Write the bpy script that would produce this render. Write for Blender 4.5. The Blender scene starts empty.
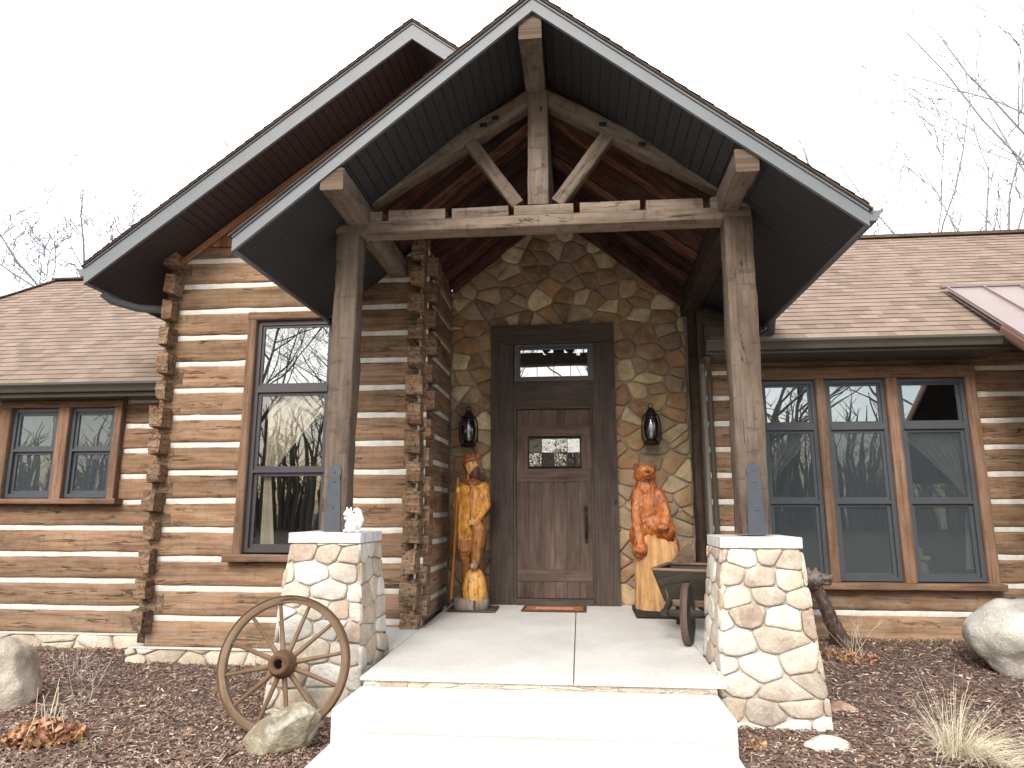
import bpy, math, random
import numpy as np
from mathutils import Vector, Matrix, noise
R=math.radians
rnd=random.Random(7)
scn=bpy.context.scene
COL=scn.collection
BAYC=(1,1,1)

# ------------------------------------------------------------------ mesh collector
class MB:
    def __init__(s): s.v=[];s.f=[];s.uv=[];s.c=[];s.sm=[]
    def face(s,pts,uvs=None,col=(1,1,1),smooth=False):
        i=len(s.v); s.v.extend([tuple(p) for p in pts]); s.f.append(list(range(i,i+len(pts))))
        s.uv.append(uvs or [(p[0],p[2]) for p in pts]); s.c.append(col); s.sm.append(smooth)
    def grid(s,pts,uvs,col=(1,1,1),smooth=True,closed=False):
        """pts[i][j] rows; shared verts"""
        n=len(pts);m=len(pts[0]);b=len(s.v)
        for r in pts: s.v.extend([tuple(p) for p in r])
        for i in range(n-1):
            for j in range(m if closed else m-1):
                k=(j+1)%m
                s.f.append([b+i*m+j,b+i*m+k,b+(i+1)*m+k,b+(i+1)*m+j])
                kk=j+1
                def U(a,c): 
                    if c<m: return uvs[a][c]
                    q=uvs[a][m-1];q0=uvs[a][m-2] if m>1 else q
                    return (q[0]+(q[0]-q0[0]),q[1]+(q[1]-q0[1]))
                s.uv.append([U(i,j),U(i,kk),U(i+1,kk),U(i+1,j)]); s.c.append(col); s.sm.append(smooth)
    def box(s,x0,x1,y0,y1,z0,z1,col=(1,1,1),uo=0,vo=0,axis=0):
        P=lambda a,b,c:(a,b,c)
        F=[([P(x0,y0,z0),P(x1,y0,z0),P(x1,y0,z1),P(x0,y0,z1)]),
           ([P(x1,y1,z0),P(x0,y1,z0),P(x0,y1,z1),P(x1,y1,z1)]),
           ([P(x0,y1,z0),P(x0,y0,z0),P(x0,y0,z1),P(x0,y1,z1)]),
           ([P(x1,y0,z0),P(x1,y1,z0),P(x1,y1,z1),P(x1,y0,z1)]),
           ([P(x0,y0,z1),P(x1,y0,z1),P(x1,y1,z1),P(x0,y1,z1)]),
           ([P(x0,y1,z0),P(x1,y1,z0),P(x1,y0,z0),P(x0,y0,z0)])]
        oth=[i for i in range(3) if i!=axis]
        for k,f in enumerate(F):
            uv=[(p[axis]+uo, p[oth[0]]+p[oth[1]]+vo+k*.37) for p in f]
            s.face(f,uv,col)
    def build(s,name,mat,parent=None,merge=False):
        me=bpy.data.meshes.new(name); me.from_pydata(s.v,[],s.f)
        uvl=me.uv_layers.new(name='UVMap'); flat=[c for u in s.uv for p in u for c in p]
        uvl.data.foreach_set('uv',flat)
        ca=me.color_attributes.new('col','FLOAT_COLOR','CORNER')
        cc=[]
        for f,c in zip(s.f,s.c):
            for _ in f: cc.extend((c[0],c[1],c[2],1.0))
        ca.data.foreach_set('color',cc)
        me.polygons.foreach_set('use_smooth',s.sm)
        me.materials.append(mat); me.update()
        o=bpy.data.objects.new(name,me); COL.objects.link(o)
        if parent: o.parent=parent
        return o
def obj(name,mb,mat,parent=None,label=None):
    o=mb.build(name,mat,parent)
    if label: o['label']=label
    return o
def tag(o,label,cat,group=None):
    o['label']=label;o['category']=cat
    if group:o['group']=group
    return o
def struct(o): o['kind']='structure'; return o
def stuff(o): o['kind']='stuff'; return o
def thing(name,label,cat,loc=(0,0,0),group=None):
    o=bpy.data.objects.new(name,None); COL.objects.link(o); o.location=loc
    o.empty_display_size=.2
    return tag(o,label,cat,group)
def nz(x,y,z): return noise.noise(Vector((x,y,z)))
def fb(x,y,z,o=4):
    return noise.fractal(Vector((x,y,z)),1.0,2.0,o)

# hewn beam between two points; rect cross-section w (side) x h (up)
def beam(mb,p0,p1,w,h,up=(0,0,1),col=(1,1,1),rough=.004,bev=.008,step=.1,seed=None,caps=True):
    p0=Vector(p0);p1=Vector(p1);d=(p1-p0);L=d.length;d.normalize();up=Vector(up)
    sd=d.cross(up).normalized();u2=sd.cross(d).normalized()
    seed=rnd.random()*100 if seed is None else seed
    n=max(2,int(L/step)+1); a=w/2;b=h/2
    prof=[]; K=3
    corners=[(-a,-b),(a,-b),(a,b),(-a,b)]
    for ci in range(4):
        c0=corners[ci];c1=corners[(ci+1)%4]
        dx=c1[0]-c0[0];dy=c1[1]-c0[1];l=math.hypot(dx,dy)
        for t in [bev/l]+[i/K for i in range(1,K)]+[1-bev/l]:
            prof.append((c0[0]+dx*t,c0[1]+dy*t))
    rows=[];uvs=[]
    per=[0]
    for i in range(1,len(prof)): per.append(per[-1]+math.hypot(prof[i][0]-prof[i-1][0],prof[i][1]-prof[i-1][1]))
    for i in range(n):
        t=L*i/(n-1);r=[];uu=[]
        for j,(x,y) in enumerate(prof):
            q=p0+d*t+sd*x+u2*y
            e=rough*(1.6*nz(q.x*3+seed,q.y*3,q.z*3)+1.2*nz(q.x*11,q.y*11+seed,q.z*11))
            q=q+(sd*(x/a)+u2*(y/b))*e
            r.append(q);uu.append((t+seed,per[j]+seed*1.7))
        rows.append(r);uvs.append(uu)
    mb.grid(rows,uvs,col,True,closed=True)
    if caps:
        for row,rev in ((rows[0],True),(rows[-1],False)):
            pts=list(row); 
            if rev: pts=pts[::-1]
            uv=[((p-row[0]).dot(sd)*.15+seed,(p-row[0]).dot(u2)*2+seed) for p in pts]
            mb.face(pts,uv,tuple(c*.95 for c in col))
def tube(mb,pts,rad,seg=8,col=(1,1,1),caps=True,u0=0):
    pts=[Vector(p) for p in pts]; n=len(pts)
    rads=rad if isinstance(rad,(list,tuple)) else [rad]*n
    rows=[];uvs=[];L=0
    ref=Vector((0,0,1))
    t0=(pts[1]-pts[0]).normalized()
    if abs(t0.dot(ref))>.95: ref=Vector((1,0,0))
    nrm=t0.cross(ref).normalized()
    for i in range(n):
        t=(pts[min(i+1,n-1)]-pts[max(i-1,0)]).normalized()
        nrm=(nrm-t*nrm.dot(t)).normalized(); bi=t.cross(nrm)
        if i: L+=(pts[i]-pts[i-1]).length
        rows.append([pts[i]+(nrm*math.cos(2*math.pi*k/seg)+bi*math.sin(2*math.pi*k/seg))*rads[i] for k in range(seg)])
        uvs.append([(L+u0,rads[i]*2*math.pi*k/seg) for k in range(seg)])
    mb.grid(rows,uvs,col,True,closed=True)
    if caps:
        mb.face(rows[0][::-1],uvs[0][::-1],col); mb.face(rows[-1],uvs[-1],col)
def lathe(mb,prof,cx,cy,seg=20,col=(1,1,1),axis='z',cz=0):
    rows=[];uvs=[]
    for r,z in prof:
        row=[]
        for k in range(seg):
            a=2*math.pi*k/seg
            if axis=='z': row.append((cx+r*math.cos(a),cy+r*math.sin(a),z))
            elif axis=='x': row.append((cx+z,cy+r*math.cos(a),cz+r*math.sin(a)))
            else: row.append((cx+r*math.cos(a),cy+z,cz+r*math.sin(a)))
        rows.append(row);uvs.append([(z,k/seg) for k in range(seg)])
    mb.grid(rows,uvs,col,True,closed=True)

# ------------------------------------------------------------------ materials
def mat(name):
    m=bpy.data.materials.new(name);m.use_nodes=True
    nt=m.node_tree;b=nt.nodes['Principled BSDF'];return m,nt,b
def N(nt,t,**k):
    n=nt.nodes.new(t)
    for a,v in k.items():
        if a=='op': n.operation=v
        elif a=='bt': n.blend_type=v
        else: setattr(n,a,v)
    return n
def ramp(nt,src,stops):
    r=N(nt,'ShaderNodeValToRGB');e=r.color_ramp.elements
    while len(e)<len(stops): e.new(.5)
    for x,(p,c) in zip(e,stops):
        x.position=p; x.color=(c[0],c[1],c[2],1) if isinstance(c,(tuple,list)) else (c,c,c,1)
    nt.links.new(src,r.inputs[0]);return r.outputs[0]
def mix(nt,bt,fac,a,b):
    m=N(nt,'ShaderNodeMixRGB',bt=bt)
    for i,v in ((0,fac),(1,a),(2,b)):
        if isinstance(v,(int,float)): m.inputs[i].default_value=v
        elif isinstance(v,(tuple,list)): m.inputs[i].default_value=(v[0],v[1],v[2],1)
        else: nt.links.new(v,m.inputs[i])
    return m.outputs[0]
def uvmap(nt,sc):
    t=N(nt,'ShaderNodeUVMap');m=N(nt,'ShaderNodeMapping');m.inputs['Scale'].default_value=(sc[0],sc[1],1)
    nt.links.new(t.outputs[0],m.inputs[0]);return m.outputs[0]
def objco(nt,sc):
    t=N(nt,'ShaderNodeTexCoord');m=N(nt,'ShaderNodeMapping')
    m.inputs['Scale'].default_value=sc if isinstance(sc,(tuple,list)) else (sc,sc,sc)
    nt.links.new(t.outputs['Object'],m.inputs[0]);return m.outputs[0]
def noi(nt,vec,scale=1,detail=4,rough=.55,dist=0):
    n=N(nt,'ShaderNodeTexNoise');n.inputs['Scale'].default_value=scale;n.inputs['Detail'].default_value=detail
    n.inputs['Roughness'].default_value=rough;n.inputs['Distortion'].default_value=dist
    nt.links.new(vec,n.inputs['Vector']);return n.outputs['Fac']
def bump(nt,b,src,strength=.3,dist=.01):
    n=N(nt,'ShaderNodeBump');n.inputs['Strength'].default_value=strength;n.inputs['Distance'].default_value=dist
    nt.links.new(src,n.inputs['Height']);nt.links.new(n.outputs[0],b.inputs['Normal'])
def attr(nt,name='col'):
    a=N(nt,'ShaderNodeAttribute');a.attribute_name=name;return a.outputs['Color']
def lk(nt,a,b): nt.links.new(a,b)

def wood_mat(name,dark,midc,light,grey=None,hew=.5,crack=.5,bmp=.5,fine=1.0,rough=.85,fl0=.66):
    m,nt,b=mat(name)
    fib=noi(nt,uvmap(nt,(1.6*fine,34*fine)),1,6,.6,.3)
    pat=noi(nt,uvmap(nt,(1.1,3.5)),1,4,.6,.4)
    pat2=noi(nt,uvmap(nt,(4,9)),1,3,.6)
    s=N(nt,'ShaderNodeMath',op='MULTIPLY_ADD');lk(nt,pat,s.inputs[0]);s.inputs[1].default_value=.7;
    s2=N(nt,'ShaderNodeMath',op='MULTIPLY');lk(nt,fib,s2.inputs[0]);s2.inputs[1].default_value=.3;lk(nt,s2.outputs[0],s.inputs[2])
    base=ramp(nt,s.outputs[0],[(.30,dark),(.5,midc),(.68,light)])
    if grey:
        g=ramp(nt,pat2,[(.42,0.0),(.68,1.0)])
        gm=N(nt,'ShaderNodeMath',op='MULTIPLY');lk(nt,g,gm.inputs[0]);gm.inputs[1].default_value=.55
        base=mix(nt,'MIX',gm.outputs[0],base,grey)
    # long checks / cracks
    cr=noi(nt,uvmap(nt,(.9,13)),1,5,.62,.6)
    a=N(nt,'ShaderNodeMath',op='SUBTRACT');lk(nt,cr,a.inputs[0]);a.inputs[1].default_value=.5
    ab=N(nt,'ShaderNodeMath',op='ABSOLUTE');lk(nt,a.outputs[0],ab.inputs[0])
    line=ramp(nt,ab.outputs[0],[(.0,1.0),(.014,0.0)])
    msk=ramp(nt,noi(nt,uvmap(nt,(1.3,4)),1.7,2),[(.5,0.0),(.6,1.0)])
    lm=N(nt,'ShaderNodeMath',op='MULTIPLY');lk(nt,line,lm.inputs[0]);lk(nt,msk,lm.inputs[1])
    lmm=N(nt,'ShaderNodeMath',op='MULTIPLY');lk(nt,lm.outputs[0],lmm.inputs[0]);lmm.inputs[1].default_value=crack
    base=mix(nt,'MIX',lmm.outputs[0],base,(dark[0]*.25,dark[1]*.22,dark[2]*.2))
    # adze scallops across the grain
    ad=noi(nt,uvmap(nt,(15,5)),1,2,.5,.5)
    adl=ramp(nt,ad,[(.60,0.0),(.66,1.0)])
    am=N(nt,'ShaderNodeMath',op='MULTIPLY');lk(nt,adl,am.inputs[0]);am.inputs[1].default_value=hew*.4
    base=mix(nt,'MIX',am.outputs[0],base,(dark[0]*.6,dark[1]*.55,dark[2]*.5))
    fl=ramp(nt,fib,[(.28,fl0),(.55,1.06)])
    base=mix(nt,'MULTIPLY',1.0,base,fl)
    base=mix(nt,'MULTIPLY',1.0,base,attr(nt))
    lk(nt,base,b.inputs['Base Color']);b.inputs['Roughness'].default_value=rough
    b.inputs['Specular IOR Level'].default_value=.25
    h=N(nt,'ShaderNodeMath',op='MULTIPLY_ADD');lk(nt,fib,h.inputs[0]);h.inputs[1].default_value=.5;lk(nt,ad,h.inputs[2])
    h2=N(nt,'ShaderNodeMath',op='SUBTRACT');lk(nt,h.outputs[0],h2.inputs[0]);lk(nt,lm.outputs[0],h2.inputs[1])
    bump(nt,b,h2.outputs[0],bmp,.012)
    return m
M={}
M['log']=wood_mat('hewn_log_wood',(.125,.072,.040),(.235,.138,.077),(.335,.208,.122),(.28,.21,.15),.45,.6,.9,.8)
M['casing']=wood_mat('window_trim_wood',(.11,.060,.036),(.185,.107,.064),(.26,.158,.10),(.22,.155,.11),.4,.5,.4)
M['timber']=wood_mat('weathered_timber',(.075,.052,.037),(.135,.101,.076),(.20,.155,.12),(.19,.16,.135),.9,1.0,.5,1.0,.85,.84)
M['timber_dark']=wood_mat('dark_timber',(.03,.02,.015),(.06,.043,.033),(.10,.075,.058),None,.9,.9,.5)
M['timber_end']=wood_mat('timber_end_grain',(.07,.046,.03),(.13,.09,.062),(.20,.145,.105),None,.4,.9,.4)
M['door']=wood_mat('brown_stained_door_wood',(.034,.024,.020),(.058,.042,.034),(.09,.067,.054),None,.2,.5,.25,1.2,.6)
M['doorp']=wood_mat('door_plank_wood',(.045,.029,.021),(.088,.058,.044),(.135,.094,.073),None,.3,.6,.3,1.2,.6)
M['ceil']=wood_mat('red_barn_board',(.022,.008,.006),(.052,.016,.012),(.105,.04,.027),(.13,.085,.06),.2,.6,.3)
M['shake']=wood_mat('cedar_shake',(.13,.06,.03),(.24,.115,.055),(.34,.18,.09),None,.2,.4,.4)
M['wheelw']=wood_mat('old_wheel_wood',(.10,.06,.035),(.19,.125,.075),(.27,.19,.125),(.2,.16,.12),.2,.9,.35)
M['barrow']=wood_mat('dark_barrow_wood',(.022,.021,.017),(.045,.041,.031),(.075,.065,.05),None,.2,.7,.3)
M['barrow2']=wood_mat('brown_barrow_wood',(.06,.04,.03),(.125,.085,.062),(.19,.135,.10),None,.2,.7,.3)
M['stump']=wood_mat('pale_split_log',(.20,.10,.04),(.48,.27,.11),(.66,.45,.22),(.30,.17,.08),.2,.8,.4,.55)
M['barklog']=wood_mat('grey_log_slice',(.10,.08,.06),(.24,.2,.16),(.36,.31,.26),None,.8,.9,.8)

def _le():
    m=wood_mat('weathered_log_end',(.10,.06,.036),(.21,.13,.078),(.31,.205,.125),(.28,.22,.16),.9,1.0,1.0,.8)
    nt=m.node_tree;b=nt.nodes['Principled BSDF'];src=b.inputs['Base Color'].links[0].from_socket
    n=noi(nt,objco(nt,28),1,4,.65,.8)
    lk(nt,mix(nt,'MULTIPLY',1.0,src,ramp(nt,n,[(.36,(.35,.30,.26)),(.50,(1.08,1.05,1.0))])),b.inputs['Base Color'])
    bump(nt,b,n,1.0,.03);return m
M['logend']=_le()
def stone_mat(name,var=.35,bm=.5,pale=(.38,.32,.22)):
    m,nt,b=mat(name)
    n1=noi(nt,objco(nt,5),1,5,.6,.3);n2=noi(nt,objco(nt,45),1,4,.6)
    n3=noi(nt,objco(nt,9),1,3,.6,.5)
    c0=mix(nt,'MIX',ramp(nt,n3,[(.47,0.0),(.62,.5)]),attr(nt),pale)
    c=mix(nt,'MULTIPLY',1.0,c0,ramp(nt,n1,[(.3,(1-var,1-var*1.15,1-var*1.35)),(.65,(1.12,1.1,1.05))]))
    c=mix(nt,'MULTIPLY',1.0,c,ramp(nt,n2,[(.25,.82),(.7,1.06)]))
    lk(nt,c,b.inputs['Base Color']);b.inputs['Roughness'].default_value=.9;b.inputs['Specular IOR Level'].default_value=.2
    h=N(nt,'ShaderNodeMath',op='MULTIPLY_ADD');lk(nt,n1,h.inputs[0]);h.inputs[1].default_value=1.6;lk(nt,n2,h.inputs[2])
    bump(nt,b,h.outputs[0],bm,.012);return m
M['stone']=stone_mat('field_stone')
M['pstone']=stone_mat('pier_stone',.25,.7,(.62,.59,.53))
def plain(name,col,rough=.6,metal=0,nscale=None,amt=.15,bm=0,spec=.4):
    m,nt,b=mat(name)
    b.inputs['Roughness'].default_value=rough;b.inputs['Metallic'].default_value=metal;b.inputs['Specular IOR Level'].default_value=spec
    n1=noi(nt,objco(nt,nscale or 8),1,5,.6)
    c=mix(nt,'MULTIPLY',1.0,col,ramp(nt,n1,[(.3,1-amt),(.7,1+amt*.6)]))
    lk(nt,c,b.inputs['Base Color'])
    if bm: bump(nt,b,n1,bm,.01)
    return m
M['mortar']=plain('mortar',(.31,.275,.22),.95,0,30,.2,.4)
M['pmortar']=plain('pier_mortar',(.52,.48,.42),.95,0,30,.15,.4)
M['chink']=plain('white_chinking',(.66,.64,.58),.9,0,9,.22,.5)
M['fascia']=plain('grey_painted_fascia',(.155,.167,.18),.5,0,3,.08)
M['gutter']=plain('dark_bronze_gutter',(.075,.07,.058),.35,0,3,.12)
M['dframe']=plain('dark_window_frame',(.055,.05,.055),.4,0,5,.1)
M['dframe2']=plain('blue_grey_window_frame',(.062,.069,.079),.4,0,5,.1)
M['iron']=plain('dark_iron',(.028,.022,.018),.5,.6,30,.3,.2)
M['plate']=plain('blue_grey_steel_plate',(.075,.085,.10),.45,.3,12,.15,.1)
M['capstone']=plain('pier_cap_limestone',(.56,.555,.54),.9,0,14,.22,.6)
M['metalroof']=plain('bronze_standing_seam_metal',(.255,.20,.19),.5,.2,2,.08)
M['copper']=plain('copper_trim',(.20,.10,.075),.45,.2,4,.1)
M['dark']=plain('dark_room_paint',(.05,.055,.055),.9,0,2,.3)
M['room']=plain('room_wall_paint',(.22,.21,.18),.9,0,1.5,.3)
M['whitep']=plain('white_plaster',(.78,.75,.68),.7,0,25,.12,.3)
M['curtain']=plain('cream_curtain_fabric',(.66,.63,.54),.9,0,6,.15)
M['bark']=plain('pale_grey_bark',(.33,.32,.36),.95,0,12,.3,.4)
M['bark2']=plain('dark_tree_bark',(.15,.135,.12),.95,0,12,.3,.4)
M['straw']=plain('dry_straw',(.66,.58,.43),.8,0,8,.25)
M['drystem']=plain('dry_grey_stem',(.42,.37,.31),.9,0,8,.2)
M['leaf']=plain('dry_orange_leaf',(.36,.20,.11),.8,0,14,.5,.3)
M['leaf2']=plain('dry_tan_leaf_litter',(.33,.2,.11),.8,0,14,.5,.3)

def shingle_mat(name):
    m,nt,b=mat(name)
    v=uvmap(nt,(1,1))
    br=N(nt,'ShaderNodeTexBrick');lk(nt,v,br.inputs['Vector'])
    br.offset=.5;br.inputs['Scale'].default_value=1;br.inputs['Brick Width'].default_value=.19;br.inputs['Row Height'].default_value=.125
    br.inputs['Mortar Size'].default_value=.0;br.inputs['Color1'].default_value=(.0,.0,.0,1);br.inputs['Color2'].default_value=(1,1,1,1)
    br.inputs['Bias'].default_value=0
    c=ramp(nt,br.outputs['Color'],[(.0,(.175,.127,.098)),(.35,(.215,.158,.122)),(.7,(.25,.188,.148)),(1.0,(.20,.15,.122))])
    n2=noi(nt,uvmap(nt,(2.2,6)),1,3);c=mix(nt,'MULTIPLY',1.0,c,ramp(nt,n2,[(.3,.93),(.7,1.05)]))
    gr=noi(nt,uvmap(nt,(90,90)),1,2);c=mix(nt,'MULTIPLY',1.0,c,ramp(nt,gr,[(.3,.8),(.7,1.15)]))
    # tab shadow line: real laminated tabs of uneven width
    n3=noi(nt,uvmap(nt,(5.3,6.9)),1,0)
    lk(nt,c,b.inputs['Base Color']);b.inputs['Roughness'].default_value=.95;b.inputs['Specular IOR Level'].default_value=.15
    bump(nt,b,gr,.4,.004);return m
M['shingle']=shingle_mat('architectural_shingles')

def soffit_mat(name,col):
    # grooved boards: groove every .11 m in u
    m,nt,b=mat(name)
    t=N(nt,'ShaderNodeUVMap');sx=N(nt,'ShaderNodeSeparateXYZ');lk(nt,t.outputs[0],sx.inputs[0])
    d=N(nt,'ShaderNodeMath',op='DIVIDE');lk(nt,sx.outputs[0],d.inputs[0]);d.inputs[1].default_value=.10
    fr=N(nt,'ShaderNodeMath',op='FRACT');lk(nt,d.outputs[0],fr.inputs[0])
    g=ramp(nt,fr.outputs[0],[(.0,0.0),(.07,1.0),(.93,1.0),(1.0,0.0)])
    c=mix(nt,'MULTIPLY',1.0,col,ramp(nt,g,[(0,.3),(1,1.0)]))
    lk(nt,c,b.inputs['Base Color']);b.inputs['Roughness'].default_value=.55
    bump(nt,b,g,.8,.012);return m
M['soffit']=soffit_mat('dark_grooved_soffit',(.026,.026,.029))
M['soffit2']=soffit_mat('dark_plum_grooved_soffit',(.035,.027,.032))

def glass_mat(name,refl=.34,tint=(.55,.62,.62),screen=0):
    m,nt,b=mat(name);nt.nodes.remove(b)
    out=nt.nodes['Material Output']
    tr=N(nt,'ShaderNodeBsdfTransparent');tr.inputs[0].default_value=(*tint,1)
    gl=N(nt,'ShaderNodeBsdfGlossy');gl.inputs['Roughness'].default_value=.0;gl.inputs['Color'].default_value=(.92,.97,1,1)
    bu=N(nt,'ShaderNodeBump');bu.inputs['Strength'].default_value=.05;bu.inputs['Distance'].default_value=.02
    lk(nt,noi(nt,objco(nt,2.2),1,1),bu.inputs['Height']);lk(nt,bu.outputs[0],gl.inputs['Normal'])
    fr=N(nt,'ShaderNodeFresnel');fr.inputs[0].default_value=1.5
    ad=N(nt,'ShaderNodeMath',op='ADD');lk(nt,fr.outputs[0],ad.inputs[0]);ad.inputs[1].default_value=refl;ad.use_clamp=True
    mx=N(nt,'ShaderNodeMixShader');lk(nt,ad.outputs[0],mx.inputs[0]);lk(nt,tr.outputs[0],mx.inputs[1]);lk(nt,gl.outputs[0],mx.inputs[2])
    if screen:
        df=N(nt,'ShaderNodeBsdfDiffuse');df.inputs[0].default_value=(.10,.12,.135,1)
        m2=N(nt,'ShaderNodeMixShader');m2.inputs[0].default_value=screen;lk(nt,mx.outputs[0],m2.inputs[1]);lk(nt,df.outputs[0],m2.inputs[2]);lk(nt,m2.outputs[0],out.inputs['Surface'])
    else: lk(nt,mx.outputs[0],out.inputs['Surface'])
    return m
M['glass']=glass_mat('window_glass',.20,(.82,.84,.83))
M['glass_low']=glass_mat('screened_window_glass',.06,(.80,.83,.83),.30)
M['glass_mid']=glass_mat('clear_window_glass',.05,(.92,.90,.88))
M['lampglass']=glass_mat('seeded_lamp_glass',.1,(.7,.72,.74))

def concrete_mat():
    m,nt,b=mat('pale_concrete')
    n1=noi(nt,objco(nt,1.3),1,6,.65);n2=noi(nt,objco(nt,40),1,3)
    c=ramp(nt,n1,[(.3,(.54,.525,.485)),(.6,(.64,.63,.595))])
    c=mix(nt,'MULTIPLY',1.0,c,ramp(nt,n2,[(.25,.88),(.6,1.03)]))
    c=mix(nt,'MULTIPLY',1.0,c,attr(nt))
    lk(nt,c,b.inputs['Base Color']);b.inputs['Roughness'].default_value=.85
    bump(nt,b,n2,.15,.004);return m
M['conc']=concrete_mat()
def mulch_mat():
    m,nt,b=mat('brown_bark_mulch')
    n1=noi(nt,objco(nt,28),1,5,.7,.8);n2=noi(nt,objco(nt,1.1),1,3)
    c=ramp(nt,n1,[(.3,(.05,.033,.028)),(.5,(.14,.092,.078)),(.7,(.27,.20,.17))])
    c=mix(nt,'MULTIPLY',1.0,c,ramp(nt,n2,[(.3,.8),(.7,1.15)]))
    lk(nt,c,b.inputs['Base Color']);b.inputs['Roughness'].default_value=.95
    bump(nt,b,n1,1.0,.03);return m
M['mulch']=mulch_mat()
def chip_mat():
    m,nt,b=mat('bark_chip');lk(nt,attr(nt),b.inputs['Base Color']);b.inputs['Roughness'].default_value=.95
    b.inputs['Specular IOR Level'].default_value=.15;return m
M['chip']=chip_mat()
M['grass']=plain('winter_lawn',(.085,.072,.04),.95,0,1.2,.4,.5)
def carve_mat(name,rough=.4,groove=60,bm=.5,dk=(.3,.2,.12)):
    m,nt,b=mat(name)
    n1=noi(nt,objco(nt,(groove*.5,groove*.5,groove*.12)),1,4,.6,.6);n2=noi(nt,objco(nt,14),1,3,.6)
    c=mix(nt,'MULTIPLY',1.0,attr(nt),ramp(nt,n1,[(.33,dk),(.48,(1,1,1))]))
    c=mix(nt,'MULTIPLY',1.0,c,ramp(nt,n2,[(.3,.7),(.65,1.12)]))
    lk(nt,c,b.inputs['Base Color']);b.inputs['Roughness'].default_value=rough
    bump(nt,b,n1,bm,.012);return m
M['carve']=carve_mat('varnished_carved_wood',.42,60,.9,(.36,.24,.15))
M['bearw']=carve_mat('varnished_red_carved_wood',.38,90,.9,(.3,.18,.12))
M['rock']=stone_mat('boulder_rock',.3,1.0,(.5,.5,.46))
M['paint']=chip_mat()

# ------------------------------------------------------------------ remeshed sculpture
def sculpt(name,blobs,material,parent=None,voxel=.01,disp=.003,dscale=25,smooth=2,colfun=None,loc=(0,0,0)):
    """blobs: ('s',centre,(rx,ry,rz),col[,euler]) or ('c',p0,p1,r0,r1,col)"""
    import bmesh
    bm=bmesh.new();cen=[]
    for bl in blobs:
        if bl[0]=='s':
            c=Vector(bl[1]);rr=bl[2];rot=Matrix.Identity(4)
            if len(bl)>4:
                from mathutils import Euler
                rot=Euler(bl[4]).to_matrix().to_4x4()
            mt=Matrix.Translation(c)@rot@Matrix.Diagonal((rr[0],rr[1],rr[2],1))
            bmesh.ops.create_icosphere(bm,subdivisions=3,radius=1,matrix=mt)
            cen.append((mt.inverted(),None,None,None,bl[3]))
        else:
            p0=Vector(bl[1]);p1=Vector(bl[2]);d=p1-p0;L=max(d.length,1e-5)
            q=d.to_track_quat('Z','Y').to_matrix().to_4x4()
            n=max(3,int(L/(min(bl[3],bl[4])*.35))+1)
            for i in range(n):
                t=i/(n-1);r=bl[3]+(bl[4]-bl[3])*t;p=p0+d*t
                bmesh.ops.create_icosphere(bm,subdivisions=2,radius=r,matrix=Matrix.Translation(p))
            cen.append((None,p0,p1,(bl[3],bl[4]),bl[5]))
    me=bpy.data.meshes.new('tmp');bm.to_mesh(me);bm.free()
    o=bpy.data.objects.new('tmp',me);COL.objects.link(o)
    md=o.modifiers.new('r','REMESH');md.mode='VOXEL';md.voxel_size=voxel
    if smooth:
        s=o.modifiers.new('s','SMOOTH');s.factor=.5;s.iterations=smooth
    dg=bpy.context.evaluated_depsgraph_get();dg.update()
    me2=bpy.data.meshes.new_from_object(o.evaluated_get(dg));me2.name=name
    bpy.data.objects.remove(o);bpy.data.meshes.remove(me)
    me2.materials.clear();me2.materials.append(material)
    nrm=[v.normal.copy() for v in me2.vertices]
    for v,nn in zip(me2.vertices,nrm):
        p=v.co
        v.co=p+nn*disp*(nz(p.x*dscale,p.y*dscale,p.z*dscale*.5)+.5*nz(p.x*dscale*2.3,p.y*dscale*2.3+9,p.z*dscale*2.3))
    ca=me2.color_attributes.new('col','FLOAT_COLOR','POINT');cc=[]
    for v in me2.vertices:
        best=1e9;bc=(1,1,1)
        for inv,p0,p1,rr,c in cen:
            if inv is not None: d=(inv@v.co).length-1; d*=.06
            else:
                ab=p1-p0;t=max(0,min(1,(v.co-p0).dot(ab)/max(ab.length_squared,1e-9)))
                d=(v.co-(p0+ab*t)).length-(rr[0]+(rr[1]-rr[0])*t)
            if d<best: best=d;bc=c
        cc.extend((*bc,1))
    ca.data.foreach_set('color',cc)
    for p in me2.polygons:p.use_smooth=True
    ob=bpy.data.objects.new(name,me2);COL.objects.link(ob);ob.location=loc
    if parent: ob.parent=parent
    return ob

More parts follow.
